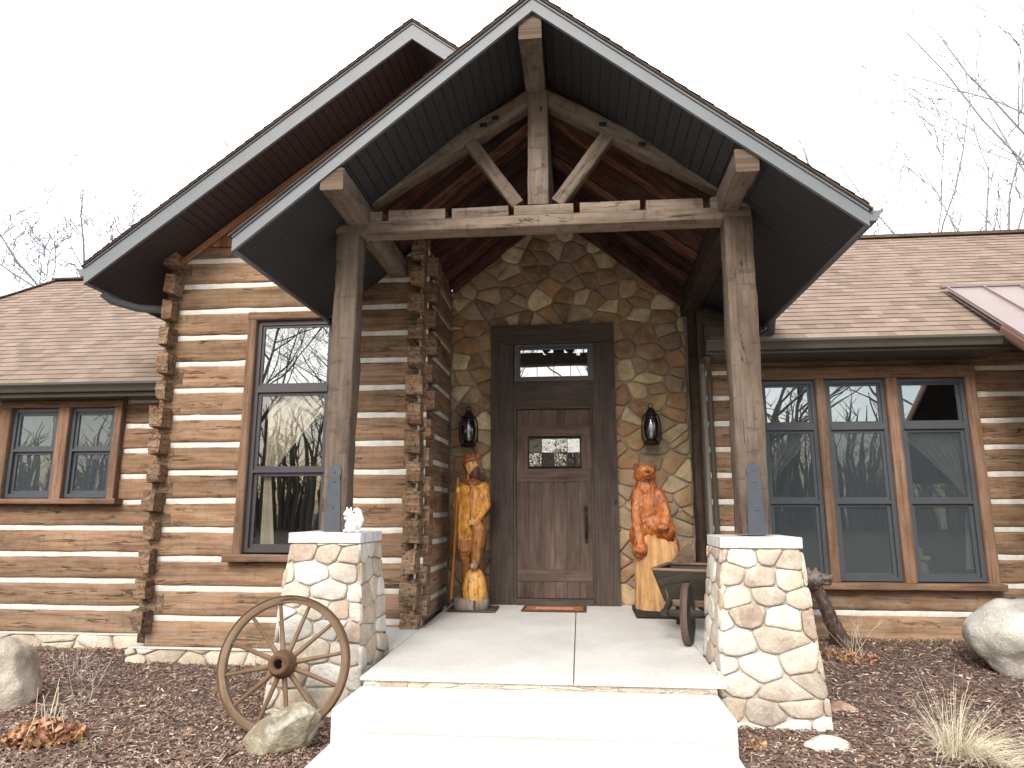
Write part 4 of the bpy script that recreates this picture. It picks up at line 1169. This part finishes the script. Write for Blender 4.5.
# head turned to +x
S((-.01,-.01,1.675),(.078,.09,.105),SK);S((.045,-.05,1.675),(.018,.026,.022),SK);S((.035,-.045,1.60),(.055,.05,.07),DK);S((.01,-.03,1.565),(.05,.045,.06),DK)
S((.03,-.08,1.635),(.028,.014,.008),DK);S((.062,-.066,1.672),(.014,.018,.014),(.5,.22,.08))
S((.015,-.088,1.70),(.013,.008,.009),DK);S((.058,-.072,1.70),(.010,.008,.009),DK)
S((-.06,-.02,1.66),(.03,.05,.07),DK)
# hat with turned brim
S((-.015,0,1.765),(.09,.095,.052),HT);S((-.01,-.012,1.735),(.112,.118,.028),(.36,.13,.04),(0,R(-14),0));S((.06,-.02,1.775),(.055,.06,.028),HT,(0,R(-20),0));S((-.085,0,1.70),(.03,.05,.06),HT)
# right arm (viewer's left) bent up to staff
C((-.17,0,1.42),(-.205,-.03,1.20),.065,.052,O1);C((-.205,-.03,1.20),(-.165,-.12,1.36),.052,.036,O1);S((-.160,-.135,1.39),(.036,.035,.042),SK)
for k in range(4): C((-.185,-.155,1.415-k*.018),(-.145,-.165,1.413-k*.018),.0105,.0095,SK)
# left arm (viewer's right) down to the raised knee
C((.155,0,1.42),(.19,-.03,1.20),.068,.055,O1);C((.19,-.03,1.20),(.085,-.15,1.02),.052,.036,O1);S((.055,-.165,1.0),(.048,.033,.036),SK)
for k in range(4): C((.02-.004*k,-.175,.985+k*.015),(-.02,-.172,.965+k*.013),.010,.009,SK)
C((.06,-.18,1.02),(.03,-.19,1.04),.011,.009,SK)
# coat skirt and fringe
S((-.08,.02,.80),(.115,.10,.30),(.40,.16,.04));S((.10,.04,.90),(.08,.08,.24),(.40,.16,.04));S((-.15,-.03,1.0),(.05,.06,.28),O1);C((.0,-.115,1.42),(-.01,-.11,1.02),.010,.008,DK);C((.02,-.06,.88),(-.0,-.03,.35),.02,.03,(.07,.025,.01));S((.0,-.08,1.28),(.035,.05,.22),(.40,.17,.05));
for k in range(7): C((-.16+k*.028,-.075,.80),(-.16+k*.028,-.08,.66),.012,.006,(.33,.13,.04))
# raised leg (viewer's right): thigh forward, shin down onto mound
C((.05,0,.98),(.105,-.13,.93),.105,.085,PT);C((.105,-.13,.93),(.065,-.11,.55),.082,.058,PT);S((.05,-.15,.505),(.055,.10,.042),BL)
# standing leg (viewer's left)
C((-.06,.02,.9),(-.07,.03,.25),.085,.06,(.25,.10,.03));S((-.075,-.0,.17),(.06,.11,.06),(.18,.07,.025))
# back fill wood between legs
S((-.0,.10,.55),(.14,.05,.50),(.16,.06,.025))
for q_ in range(len(B)):
    b_=B[q_]
    if b_[0]=='s' and b_[1][2]>1.54:
        c_=b_[1];B[q_]=('s',(c_[0]*1.2,c_[1]*1.2,1.62+(c_[2]-1.62)*1.12),tuple(r_*1.17 for r_ in b_[2]),*b_[3:])
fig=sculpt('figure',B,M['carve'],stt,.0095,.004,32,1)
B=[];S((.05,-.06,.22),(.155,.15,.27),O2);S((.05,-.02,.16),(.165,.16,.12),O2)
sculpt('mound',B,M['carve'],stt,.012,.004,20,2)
m_=MB();tube(m_,[(-.168,-.15,1.53),(-.185,-.155,1.1),(-.205,-.15,.6),(-.235,-.14,.13)],[.016,.018,.017,.019],10,(.9,.62,.35));obj('staff',m_,M['stump'],stt)
m_=MB()
n=36;rows=[]
for r0,z in ((.21,.0),(.225,.02),(.22,.12),(.20,.135),(.0,.137)):
    rows.append([((r0+.012*nz(math.cos(k*2*math.pi/n)*2,math.sin(k*2*math.pi/n)*2,5))*math.cos(k*2*math.pi/n)*1.02,(r0+.012*nz(k*.4,2,1)*(k%n<n-1))*math.sin(k*2*math.pi/n)*.95,z) for k in range(n)])
m_.grid(rows,[[(p[2],k*.04) for k,p in enumerate(r)] for r in rows],(1,1,1),True,closed=True);obj('log_slice',m_,M['barklog'],stt)
m_=MB();m_.box(-.27,.33,-.23,.2,.002,.016,(.35,.3,.28));obj('slate_base',m_,M['barklog'],stt)

# ------------------------------------------------------------------ carved bear
bst=thing('carved_bear_statue','reddish varnished wooden bear carving seated on a pale split log','statue',(.80,8.25,0))
RD=(.38,.115,.025);RD2=(.48,.165,.04);BK=(.012,.01,.01)
B=[]
S((.0,0,1.16),(.165,.15,.26),RD);S((.04,.01,.98),(.215,.17,.20),RD);S((-.02,0,1.38),(.135,.12,.16),RD);S((-.03,-.02,1.56),(.135,.12,.115),RD)
S((-.03,-.10,1.60),(.11,.07,.07),RD2)
S((-.018,-.15,1.565),(.058,.075,.048),RD2);S((-.014,-.215,1.58),(.026,.02,.018),BK);S((-.014,-.175,1.538),(.035,.045,.016),BK);S((-.014,-.17,1.522),(.036,.045,.014),RD2)
S((-.075,-.125,1.615),(.013,.012,.013),BK);S((.03,-.128,1.617),(.013,.012,.013),BK)
for s in (-1,1): S((-.03+s*.105,.0,1.655),(.038,.025,.042),RD);S((-.03+s*.105,-.02,1.655),(.02,.014,.024),(.12,.03,.01))
# arms
C((-.13,-.03,1.33),(-.155,-.10,1.08),.07,.06,RD);C((-.155,-.10,1.08),(-.13,-.17,.80),.062,.068,RD);S((-.115,-.20,.72),(.075,.075,.085),RD)
C((.12,-.03,1.33),(.19,-.10,1.12),.07,.06,RD);C((.19,-.10,1.12),(.15,-.19,.98),.058,.055,RD2);S((.13,-.215,.955),(.075,.06,.055),RD)
# hind legs over the log
S((-.12,-.05,.86),(.115,.14,.15),RD);S((.19,-.06,.92),(.10,.15,.13),RD);S((-.13,-.16,.70),(.09,.10,.10),RD)
for k in range(4): C((-.17+k*.035,-.25,.69),(-.17+k*.035,-.268,.655),.009,.005,BK);C((.08+k*.03,-.265,.94),(.08+k*.03,-.28,.915),.008,.004,BK)
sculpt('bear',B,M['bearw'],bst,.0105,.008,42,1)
m_=MB();n=40;rows=[];uvs=[]
for i,(z,f) in enumerate([(0,1.03),(.05,1.0),(.2,.98),(.4,.97),(.6,.99),(.74,.97),(.80,.9),(.83,.6),(.835,.0)]):
    row=[]
    for k in range(n):
        a=2*math.pi*k/n;q=.275*f*(1+.06*nz(math.cos(a)*1.6,math.sin(a)*1.6,4)+.03*nz(math.cos(a)*6,math.sin(a)*6,z*1.2))
        zz=z+(.12*math.cos(a-.2)*-1*(z>.7)*.5)+(.05*nz(math.cos(a)*3,math.sin(a)*3,8) if z>.7 else 0)
        row.append((.075+q*math.cos(a)*.98,q*math.sin(a)*.9,zz))
    rows.append(row);uvs.append([(z,k*.037) for k in range(n)])
m_.grid(rows,uvs,(1,1,1),True,closed=True);obj('split_log',m_,M['stump'],bst)
m_=MB()
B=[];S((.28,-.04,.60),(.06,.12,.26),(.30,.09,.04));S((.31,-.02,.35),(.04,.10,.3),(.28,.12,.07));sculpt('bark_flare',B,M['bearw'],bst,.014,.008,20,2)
m_=MB();m_.box(-.21,.34,-.42,.22,.003,.045,(.7,.7,.7));obj('plinth',m_,M['barrow'],bst)

# ------------------------------------------------------------------ wheelbarrow (wooden, wheel to the camera)
wbz=thing('wheelbarrow','dark old wooden wheelbarrow with one tall wheel, parked between the bear and the pier','wheelbarrow',(.945,6.50,-.03))
wbz.rotation_euler=(0,0,R(-17))
# local: wheel at origin, body towards +y
m_=MB();R0=.265
def ringwheel(mb,cx,cy,czz,R0,ri,hw,seg=40,axis='x',col=(1,1,1)):
    rows=[]
    for (r,t) in ((ri,-hw),(R0,-hw),(R0+.002,0),(R0,hw),(ri,hw),(ri,-hw)):
        rows.append([(cx+t,cy+r*math.cos(2*math.pi*k/seg),czz+r*math.sin(2*math.pi*k/seg)) for k in range(seg)])
    mb.grid(rows,[[(k*2*math.pi*R0/seg,i*.03) for k in range(seg)] for i in range(len(rows))],col,False,closed=True)
ringwheel(m_,0,0,R0+.0,R0-.012,.05,.026);whl=obj('wheel',m_,M['barrow'],wbz)
m_=MB();ringwheel(m_,0,0,R0,R0,R0-.014,.030);obj('tyre',m_,M['barrow2'],whl)
m_=MB();lathe(m_,[(.0,-.24),(.026,-.24),(.036,-.05),(.062,-.04),(.065,.04),(.038,.05),(.026,.24),(.0,.24)],0,0,16,axis='x',cz=R0);obj('axle',m_,M['barrow'],wbz)
# rails/handles: from axle back
for s in (-1,1):
    m_=MB();beam(m_,(s*.20,-.05,R0),(s*.27,1.75,.50),.05,.055,rough=.002);obj('handle',m_,M['barrow'],wbz)
    m_=MB();beam(m_,(s*.25,1.0,.02),(s*.25,1.05,.42),.05,.05,up=(0,1,0),rough=.002);obj('leg',m_,M['barrow'],wbz)
m_=MB()
def quadbox(mb,a,b,c,d,th,col=(1,1,1)):
    a,b,c,d=[Vector(q) for q in (a,b,c,d)];n=(b-a).cross(d-a).normalized()*th
    f=[a,b,c,d];g=[q+n for q in f]
    uv=lambda fs:[((q-a).dot((b-a).normalized()),(q-a).dot((d-a).normalized())) for q in fs]
    mb.face(f,uv(f),col);mb.face(g[::-1],uv(g[::-1]),col)
    for i in range(4): j=(i+1)%4;mb.face([f[i],g[i],g[j],f[j]],uv([f[i],g[i],g[j],f[j]]),col)
zt_=.615;zb_=.31
T=[(-.36,.33,zt_),(.335,.33,zt_),(.335,1.15,zt_),(-.36,1.15,zt_)];Bt=[(-.27,.45,zb_),(.25,.45,zb_),(.25,1.05,zb_),(-.27,1.05,zb_)]
for i in range(4):
    j=(i+1)%4;quadbox(m_,Bt[i],Bt[j],T[j],T[i],.018)
quadbox(m_,Bt[0],Bt[1],Bt[2],Bt[3],.018);tr_=obj('tray',m_,M['barrow'],wbz)
m_=MB()
for i in range(4): j=(i+1)%4;beam(m_,T[i],T[j],.05,.028,rough=.001,col=(1.25,1.15,1.05))
obj('rim',m_,M['barrow2'],tr_)
m_=MB();beam(m_,(-.235,.44,.30),(-.30,.34,.60),.035,.02,rough=.001,col=(1.6,1.6,1.5));beam(m_,(.235,.44,.30),(.30,.34,.60),.035,.02,rough=.001);obj('side_brace',m_,M['barrow2'],wbz)
m_=MB();beam(m_,(-.24,.36,R0+.045),(.24,.36,R0+.045),.05,.06,rough=.002);obj('cross_bar',m_,M['barrow2'],wbz)
m_=MB();p=[(-.32,1.13,.64),(-.08,1.13,.64),(-.11,1.14,.80),(-.14,1.145,.83),(-.18,1.14,.80)];q=[(a,b+.02,c) for a,b,c in p]
m_.face(p);m_.face(q[::-1])
for i in range(5): j=(i+1)%5;m_.face([p[i],q[i],q[j],p[j]])
obj('headboard',m_,M['barrow2'],wbz)

# ------------------------------------------------------------------ doormat
m_=MB()
rows=[];uvs=[]
def cmat(u,v):
    if min(u,1-u,(v)*.5,(1-v)*.5)<.05: return (.10,.05,.03)
    if min(u,1-u,(v)*.5,(1-v)*.5)<.10: return (.33,.13,.05)
    if abs(u-.5)<.30 and abs(v-.5)<.18: return (.55,.30,.22)
    k=math.sin(u*38)*math.sin(v*16);return (.40,.09,.05) if k>0 else (.38,.22,.09)
nx_,ny_=60,20
for i in range(ny_):
    for j in range(nx_):
        u0,u1,v0,v1=j/nx_,(j+1)/nx_,i/ny_,(i+1)/ny_
        P_=lambda u,v:(-.375+.75*u+.01*v,-.22+.44*v,.012+.002*nz(u*30,v*30,0))
        m_.face([P_(u0,v0),P_(u1,v0),P_(u1,v1),P_(u0,v1)],None,cmat((u0+u1)/2,(v0+v1)/2))
m_.face([(-.375,-.22,0),(.375,-.22,0),(.375,-.22,.012),(-.375,-.22,.012)],None,(.1,.05,.03))
mt=obj('doormat',m_,M['paint']);mt.location=(-.325,8.40,-.002);tag(mt,'red and orange patterned doormat on the concrete before the door','doormat')

# ------------------------------------------------------------------ wagon wheel leaning on the pier
ww=thing('wagon_wheel','old wooden spoked wagon wheel leaning against the stone pier','wheel',(-2.14,4.93,-.41))
WR=.475
lean=R(11)
def LW(x,y,z):   # local disc coords: x right, z up from bottom, y normal
    zz=z;return (x,y*math.cos(lean)+zz*math.sin(lean),zz*math.cos(lean)-y*math.sin(lean))
def disc_ring(mb,ro,ri,hw,seg=72,col=(1,1,1)):
    rows=[]
    for (r,t) in ((ri,-hw),(ri+.008,-hw-.004),(ro-.006,-hw-.004),(ro,-hw),(ro,hw),(ri,hw),(ri,-hw)):
        row=[]
        for k in range(seg):
            a=2*math.pi*k/seg;e=.0025*nz(math.cos(a)*5,math.sin(a)*5,r*30)
            row.append(LW((r+e)*math.cos(a),t,WR+(r+e)*math.sin(a)))
        rows.append(row)
    mb.grid(rows,[[(k*2*math.pi*ro/seg,i*.025) for k in range(seg)] for i in range(len(rows))],col,False,closed=True)
m_=MB();disc_ring(m_,WR-.008,WR-.056,.024);rim=obj('rim',m_,M['wheelw'],ww)
m_=MB();disc_ring(m_,WR,WR-.009,.029,col=(.7,.6,.55));obj('iron_tyre',m_,M['wheelw'],rim)
for k in range(12):
    a=2*math.pi*(k+.35)/12;m_=MB()
    p=[LW(r*math.cos(a),0 if r>.1 else -.01,WR+r*math.sin(a)) for r in (.07,.14,.25,.42)]
    tube(m_,p,[.020,.0185,.0155,.013],10,col=(1.05,1.0,.95));obj('spoke',m_,M['wheelw'],ww)
m_=MB();rows=[]
for r,t in ((.032,.05),(.085,.05),(.09,.02),(.098,.0),(.098,-.03),(.086,-.05),(.082,-.10),(.070,-.125),(.066,-.13),(.036,-.13),(.034,-.08),(.03,.05)):
    rows.append([LW(r*math.cos(2*math.pi*k/28),t,WR+r*math.sin(2*math.pi*k/28)) for k in range(28)])
m_.grid(rows,[[(k*.02,i*.03) for k in range(28)] for i in range(len(rows))],(.62,.50,.42),True,closed=True);obj('hub',m_,M['wheelw'],ww)
ww.rotation_euler=(0,0,R(4))

# ------------------------------------------------------------------ rocks
boulder('boulder','large pale grey boulder on the mulch at the right edge',(4.12,6.95,-.02),(.58,.45,.43),(.60,.60,.565),31)
boulder('boulder','pale boulder half cut off by the left edge of the photo',(-4.78,5.42,-.25),(.38,.38,.40),(.56,.50,.43),9)
boulder('rock','mossy grey and tan rock leaning before the wagon wheel',(-1.98,4.62,-.31),(.31,.14,.16),(.40,.355,.26),41).rotation_euler=(0,R(-32),0)
boulder('rock','small white rock on the mulch by the right stone pier',(1.58,4.98,-.37),(.15,.1,.065),(.78,.77,.72),23)
boulder('rock','flat brown stone at the foot of the right pier',(1.98,5.9,-.40),(.14,.12,.09),(.42,.28,.2),25)

# ------------------------------------------------------------------ squirrel statue on pier cap
B=[];W_=(.80,.77,.70)
S((0,0,.055),(.055,.05,.058),W_);S((-.0,-.012,.105),(.042,.04,.055),W_);S((-.018,-.03,.155),(.036,.038,.032),W_);S((-.035,-.055,.148),(.02,.024,.016),W_)
S((-.035,-.02,.19),(.009,.008,.018),W_);S((-.003,-.02,.19),(.009,.008,.018),W_)
C((-.02,-.045,.10),(-.035,-.065,.115),.014,.011,W_);S((-.03,-.045,.018),(.022,.035,.014),W_);S((.025,-.04,.018),(.022,.035,.014),W_)
C((.04,.03,.03),(.062,.03,.10),.026,.032,W_);C((.062,.03,.10),(.05,.02,.165),.032,.027,W_);S((.035,.01,.18),(.028,.024,.02),W_);S((0,0,.008),(.07,.06,.012),W_)
sq=sculpt('squirrel_statue',B,M['carve'],None,.0055,.0015,60,1,loc=(-1.872,5.57,.968))
sq.data.materials[0]=M['whitep'];tag(sq,'small white squirrel statue sitting on the left pier cap','statue')

# ------------------------------------------------------------------ dark animal head on leaning trunk
DB=(.075,.05,.038);DG=(.17,.145,.12)
tk=thing('carved_bear_post','dark weathered carved animal head on a leaning log beside the right pier','statue',(2.72,7.75,gz(2.72,7.75)-.02))
B=[];C((.0,0,.0),(-.13,0,.28),.095,.075,DB);C((-.13,0,.28),(-.24,0,.62),.078,.06,DB);S((.03,.0,.04),(.12,.1,.09),DB);C((.05,0,.02),(.18,-.02,.02),.05,.02,DB)
for k in range(7):
    a=k*.9;C((-.05+.06*math.cos(a),-.06*abs(math.sin(a)),.1),(-.20+.045*math.cos(a),-.055*abs(math.sin(a)),.5),.016,.014,(.12,.085,.065))
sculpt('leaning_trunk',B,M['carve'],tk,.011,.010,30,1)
B=[];S((-.27,-.02,.70),(.10,.10,.085),DG);S((-.18,-.06,.715),(.07,.06,.04),DG);S((-.165,-.06,.655),(.055,.05,.018),DB);S((-.20,-.05,.68),(.05,.045,.02),(.01,.008,.007))
S((-.115,-.065,.73),(.02,.025,.018),DG);S((-.33,-.03,.785),(.018,.02,.035),DG);S((-.25,-.02,.79),(.02,.02,.03),DG);S((-.23,-.10,.735),(.012,.012,.012),(.01,.01,.01));S((-.27,0,.62),(.07,.07,.05),DB)
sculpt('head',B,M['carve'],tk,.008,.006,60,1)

# ------------------------------------------------------------------ plants
def blades(mb,cx,cy,cz0,n,hmin,hmax,spread,lean,wid,seed,droop=.5,bx=0):
    rr=random.Random(seed)
    for i in range(n):
        a=rr.random()*2*math.pi;r=spread*math.sqrt(rr.random());x=cx+r*math.cos(a);y=cy+r*math.sin(a)
        h=rr.uniform(hmin,hmax);L=lean*rr.uniform(.2,1.3);dx=math.cos(a)*L+bx*rr.random();dy=math.sin(a)*L
        w_=wid*rr.uniform(.6,1.2);pts=[];N_=6;dr=droop*rr.random()
        for k in range(N_):
            t=k/(N_-1);pts.append(Vector((x+dx*t**1.5,y+dy*t**1.5,cz0+h*(t-dr*t**3))))
        sd=Vector((-math.sin(a+1.2),math.cos(a+1.2),0))
        g=rr.uniform(.7,1.25)
        rows=[[p-sd*w_*(1-t_*.8),p+Vector((0,0,.0))+sd.cross(Vector((0,0,1)))*w_*.4,p+sd*w_*(1-t_*.8)] for p,t_ in ((pts[k],k/(N_-1)) for k in range(N_))]
        mb.grid(rows,[[(0,0)]*3]*N_,(g,g,g),True)
add_attr_mul(M['straw']);add_attr_mul(M['leaf']);add_attr_mul(M['drystem']);add_attr_mul(M['leaf2'])
m_=MB();gx,gy=2.36,4.92;g0=gz(gx,gy)
blades(m_,0,0,0,360,.08,.28,.08,.26,.0026,5,1.15,.24);blades(m_,-.03,0,0,34,.28,.5,.06,.2,.0024,6,.6,.0);blades(m_,.1,-.05,0,240,.04,.16,.12,.30,.0026,8,1.0,.18)
o=m_.build('ornamental_grass',M['straw']);o.location=(gx,gy,g0);o.scale=(1.25,1.25,1.3);tag(o,'dry straw coloured clump of ornamental grass on the right mulch bed','grass clump')
def stems(mb,n,h,spread,seed,rad=.0028,br=2,lean=.3):
    rr=random.Random(seed)
    for i in range(n):
        a=rr.random()*6.28;r=rr.random()*spread;p=Vector((r*math.cos(a),r*math.sin(a),0));d=Vector((rr.gauss(0,lean),rr.gauss(0,lean),1)).normalized()
        H=h*rr.uniform(.5,1.1);pts=[p]
        for k in range(5): d=(d+Vector((rr.gauss(0,.14),rr.gauss(0,.14),0))).normalized();pts.append(pts[-1]+d*H/5)
        tube(mb,pts,[rad*(1-.13*k) for k in range(6)],5)
        for b in range(br):
            k=rr.randint(1,4);q=pts[k];dd=(d+Vector((rr.gauss(0,.6),rr.gauss(0,.6),.2))).normalized()
            tube(mb,[q,q+dd*H*.14,q+dd*H*.26+Vector((0,0,.02))],[rad*.7,rad*.5,rad*.3],4)
def leaves(mb,n,spread,h,seed,sz=.03,sx=1.0):
    rr=random.Random(seed)
    for i in range(n):
        a=rr.random()*6.28;r=spread*math.sqrt(rr.random());c=Vector((r*math.cos(a)*sx,r*math.sin(a),h*rr.random()*(1-r/spread*.7)))
        u=Vector((rr.gauss(0,1),rr.gauss(0,1),rr.gauss(0,.7))).normalized();v=u.cross(Vector((rr.gauss(0,1),rr.gauss(0,1),rr.gauss(0,1)))).normalized();n_=u.cross(v)
        s=sz*rr.uniform(.5,1.3);g=rr.uniform(.55,1.7);cc=(g,g*rr.uniform(.8,1.1),g*rr.uniform(.7,1.1))
        rows=[]
        for t,wv in ((-1,.05),(-.5,.55),(.1,.7),(.6,.4),(1,.03)):
            rows.append([c+u*s*t+v*s*wv*.8*q+n_*s*(.35*abs(q)+.25*t*t) for q in (-1,0,1)])
        mb.grid(rows,[[(0,0)]*3]*5,cc,True)
def plant(name,label,cat,loc,parts):
    if len(parts)==1:
        nm,mb,mm=parts[0];o=mb.build(name,M[mm]);o.location=loc;return tag(o,label,cat)
    t=thing(name,label,cat,loc)
    for nm,mb,mm in parts: obj(nm,mb,M[mm],t)
    return t
a_=MB();leaves(a_,520,.19,.17,3,.036,1.3);b_=MB();stems(b_,11,.36,.15,4,.005,0,.08)
plant('dried_perennial','heap of curled orange dead leaves with upright pale stalks near the left boulder','plant',(-3.62,4.62,-.385),[('leaves',a_,'leaf'),('stalks',b_,'straw')])
for i,(x,y,h,n,lb) in enumerate(((-4.30,6.05,.34,5,'bare twiggy shrub in the mulch right of the left boulder'),(-3.92,5.35,.42,4,'thin pale bare stalks rising behind the orange leaf heap'),(-3.05,6.55,.28,8,'small bare shrub before the bay foundation, left of the wagon wheel'),(-4.98,6.7,.4,12,'bare shrub against the stone foundation of the left wing'))):
    m_=MB();stems(m_,n,h,.14,50+i,.0030,3,.45)
    plant('bare_shrub',lb,'shrub',(x,y,gz(x,y)),[('twigs',m_,'drystem')])
for i,(x,y,s,n,lb) in enumerate(((2.55,7.35,.32,260,'tan leaf litter around the foot of the leaning carved log'),(1.12,4.98,.08,40,'few pale dead leaves at the walkway corner by the right pier'))):
    m_=MB();leaves(m_,n,s,.05,70+i,.022);o=m_.build('leaf_litter',M['leaf2']);o.location=(x,y,gz(x,y));tag(o,lb,'leaves');stuff(o)
m_=MB();rr=random.Random(4)
for i in range(900):
    side=rr.random()<.5
    x=rr.uniform(2.0,6.0) if side else rr.uniform(-8,-4.8);y=(8.12 if side else 7.62)-abs(rr.gauss(0,.06));s=rr.uniform(.01,.022);z=gz(x,y)+.01
    a=rr.random()*6.28;g=rr.uniform(.6,1.5)
    m_.face([(x-s*math.cos(a),y-s*math.sin(a),z),(x+s*.5*math.sin(a),y-s*.5*math.cos(a),z+.012),(x+s*math.cos(a),y+s*math.sin(a),z),(x-s*.5*math.sin(a),y+s*.5*math.cos(a),z+.015)],None,(g,g,g))
o=m_.build('leaf_litter',M['leaf2']);tag(o,'scattered tan leaves along the foot of the log walls','leaves');stuff(o)
m_=MB();stems(m_,10,.42,.12,91,.0028,2,.4);plant('bare_shrub','thin dry stems beside the leaning carved log','shrub',(2.70,7.35,gz(2.7,7.35)),[('twigs',m_,'straw')])

# ------------------------------------------------------------------ behind the glass
def drape(name,label,xs,xf,z1,zt,z0,Y,seed):
    """xs: side where tied; xf far top end"""
    m_=MB();rr=random.Random(seed);nu=46;rows=[];uvs=[]
    for k in range(26):
        t=k/25;z=z1+(z0-z1)*t
        if z>zt: s=(z-zt)/(z1-zt);far=xs+(xf-xs)*(.10+.90*s**1.15);near=xs
        else: s=(zt-z)/(zt-z0);far=xs+(xf-xs)*(.10+.10*s);near=xs
        row=[]
        for j in range(nu):
            u=j/(nu-1);sp=abs(far-near);row.append((near+(far-near)*u,Y+.035*math.sin(u*44+rr.random()*.01)*min(1,sp*1.4+.25)+.012*math.sin(u*97+3),z))
        rows.append(row);uvs.append([(j*.03,z) for j in range(nu)])
    m_.grid(rows,uvs,(1,1,1),True);o=m_.build(name,M['curtain']);return tag(o,label,'curtain')
drape('curtain','cream drape tied to one side inside the tall bay window',-3.42,-2.6,2.44,1.5,.75,7.20,1)
drape('curtain','cream drape tied back inside the leftmost of the three tall windows',2.1,2.8,2.06,1.35,.5,8.30,2)
drape('curtain','cream drape swept right inside the rightmost of the three tall windows',4.42,3.65,2.06,1.30,.5,8.30,3)
B=[];W_=(.75,.70,.58)
S((0,0,.08),(.10,.12,.12),W_);S((-.02,-.03,.22),(.075,.07,.08),W_);S((-.015,-.05,.29),(.06,.055,.045),W_);S((.05,-.09,.21),(.05,.045,.035),W_);S((.098,-.115,.215),(.012,.012,.011),(.02,.02,.02));S((.03,-.10,.245),(.01,.01,.01),(.02,.02,.02));S((-.075,-.0,.20),(.03,.04,.07),W_)
dg=sculpt('dog_figure',B,M['paint'],None,.009,.008,45,1,loc=(3.83,8.45,.40));tag(dg,'cream curly dog looking out of the rightmost tall window','dog')
m_=MB();m_.box(3.6,4.4,8.34,8.62,.36,.40,(.12,.1,.09));o=m_.build('window_bench',M['room']);tag(o,'dark low ledge inside the rightmost tall window','bench')
m_=MB();m_.box(4.09,4.15,8.36,8.37,.93,1.2,(.6,.62,.6));m_.box(4.117,4.123,8.365,8.368,1.2,1.3,(.5,.5,.5));o=m_.build('hanging_tag',M['paint']);tag(o,'pale paper strip hanging in the rightmost tall window','tag')

# ------------------------------------------------------------------ trees
def tree(name,label,loc,h,seed,r0,matn='bark',levels=4,spread=.5,group=None,nb=5,tip=.006):
    rr=random.Random(seed);tr=MB();cr=MB()
    def br(p,d,L,r,lev,mb):
        pts=[p];rs=[r];n=5 if lev<3 else 4;dd=d
        for k in range(n):
            dd=(dd+Vector((rr.gauss(0,.11),rr.gauss(0,.11),rr.gauss(0,.05)+.03))).normalized()
            pts.append(pts[-1]+dd*L/n);rs.append(max(tip*.6,r*(1-.62*(k+1)/n)))
        tube(mb,pts,rs,8 if lev==0 else (5 if lev<2 else 3),caps=False)
        if lev>=levels: return
        m=nb if lev==0 else rr.randint(3,4)
        for i in range(m):
            t=rr.uniform(.3,1.0) if lev else rr.uniform(.32,1.0)
            k=min(n-1,int(t*n));q=pts[k].lerp(pts[k+1],t*n-k) if k<n else pts[-1]
            az=rr.random()*6.28;up=rr.uniform(.35,.9)
            nd=(dd*up+Vector((math.cos(az),math.sin(az),rr.uniform(-.1,.4)))*spread*1.3).normalized()
            br(q,nd,L*rr.uniform(.42,.62),max(tip,rs[k]*rr.uniform(.45,.62)),lev+1,cr)
    br(Vector((0,0,-.3)),Vector((rr.gauss(0,.05),rr.gauss(0,.05),1)).normalized(),h,r0,0,tr)
    t=thing(name,label,'tree',loc,group);obj('trunk',tr,M[matn],t);obj('crown',cr,M[matn],t);return t
lz=-.5
# seen over the roofs
tree('bare_tree','pale bare tree rising over the left wing roof at the photo edge',(-13.9,16.0,lz),8.5,3,.17,'bark',4,.5,nb=12,tip=.016)
tree('bare_tree','bare slender tree over the left wing roof, nearer the bay gable',(-13.6,17.5,lz),9.4,8,.16,'bark',4,.42,nb=11,tip=.016)
tree('bare_tree','faint bare sapling over the right roof ridge, nearest the porch eave',(8.6,18,lz),7.6,12,.10,'bark',3,.3,nb=10,tip=.015)
tree('bare_tree','upright bare sapling with a straight stem over the middle of the right roof ridge',(9.9,18,lz),9.8,15,.12,'bark',3,.28,nb=11,tip=.015)
tree('bare_tree','bare sapling between the others over the right roof ridge',(10.3,20,lz),9.6,19,.10,'bark',3,.3,nb=10,tip=.015)
t=tree('bare_tree','tall leaning bare tree at the right edge over the roof',(13.4,18,lz),12.2,23,.14,'bark',3,.33,nb=11,tip=.015);t.rotation_euler=(0,R(-13),0)
# woodland behind the viewpoint, seen reflected in the glass
i=0
for x,y,h,s in ((-14,-21,13,1),(-9,-26,15,2),(-5.5,-20,12,3),(-1,-29,16,4),(3,-23,13,5),(8.5,-20,13.5,6),(12,-27,15,7),(17,-22,14,8),(-20,-27,16,9),(22,-27,16,10),(6,-31,17,11),(-12,-33,17,12)):
    i+=1
    tree('bare_tree','bare dark tree of the woodland facing the house',(x,y,lz),h,100+s,.17,'bark2',4,.6,'woodland trees reflected in the windows',nb=13,tip=.010)
m_=MB();rr=random.Random(6)
for k in range(900):
    x=rr.uniform(-70,70);y=-36-rr.random()*16;h=rr.uniform(4,11);p=Vector((x,y,lz))
    tube(m_,[p,p+Vector((rr.gauss(0,.3),0,h*.5)),p+Vector((rr.gauss(0,.8),0,h))],[.22,.15,.03],4,caps=False)
    for b in range(7):
        q=p+Vector((0,0,h*rr.uniform(.3,.95)));a=rr.random()*6.28;tube(m_,[q,q+Vector((math.cos(a)*1.2,math.sin(a)*1.2,rr.uniform(.4,1.8)))],[.05,.012],3,caps=False)
o=m_.build('distant_wood',M['bark2']);stuff(o);tag(o,'far off leafless wood facing the house','wood')
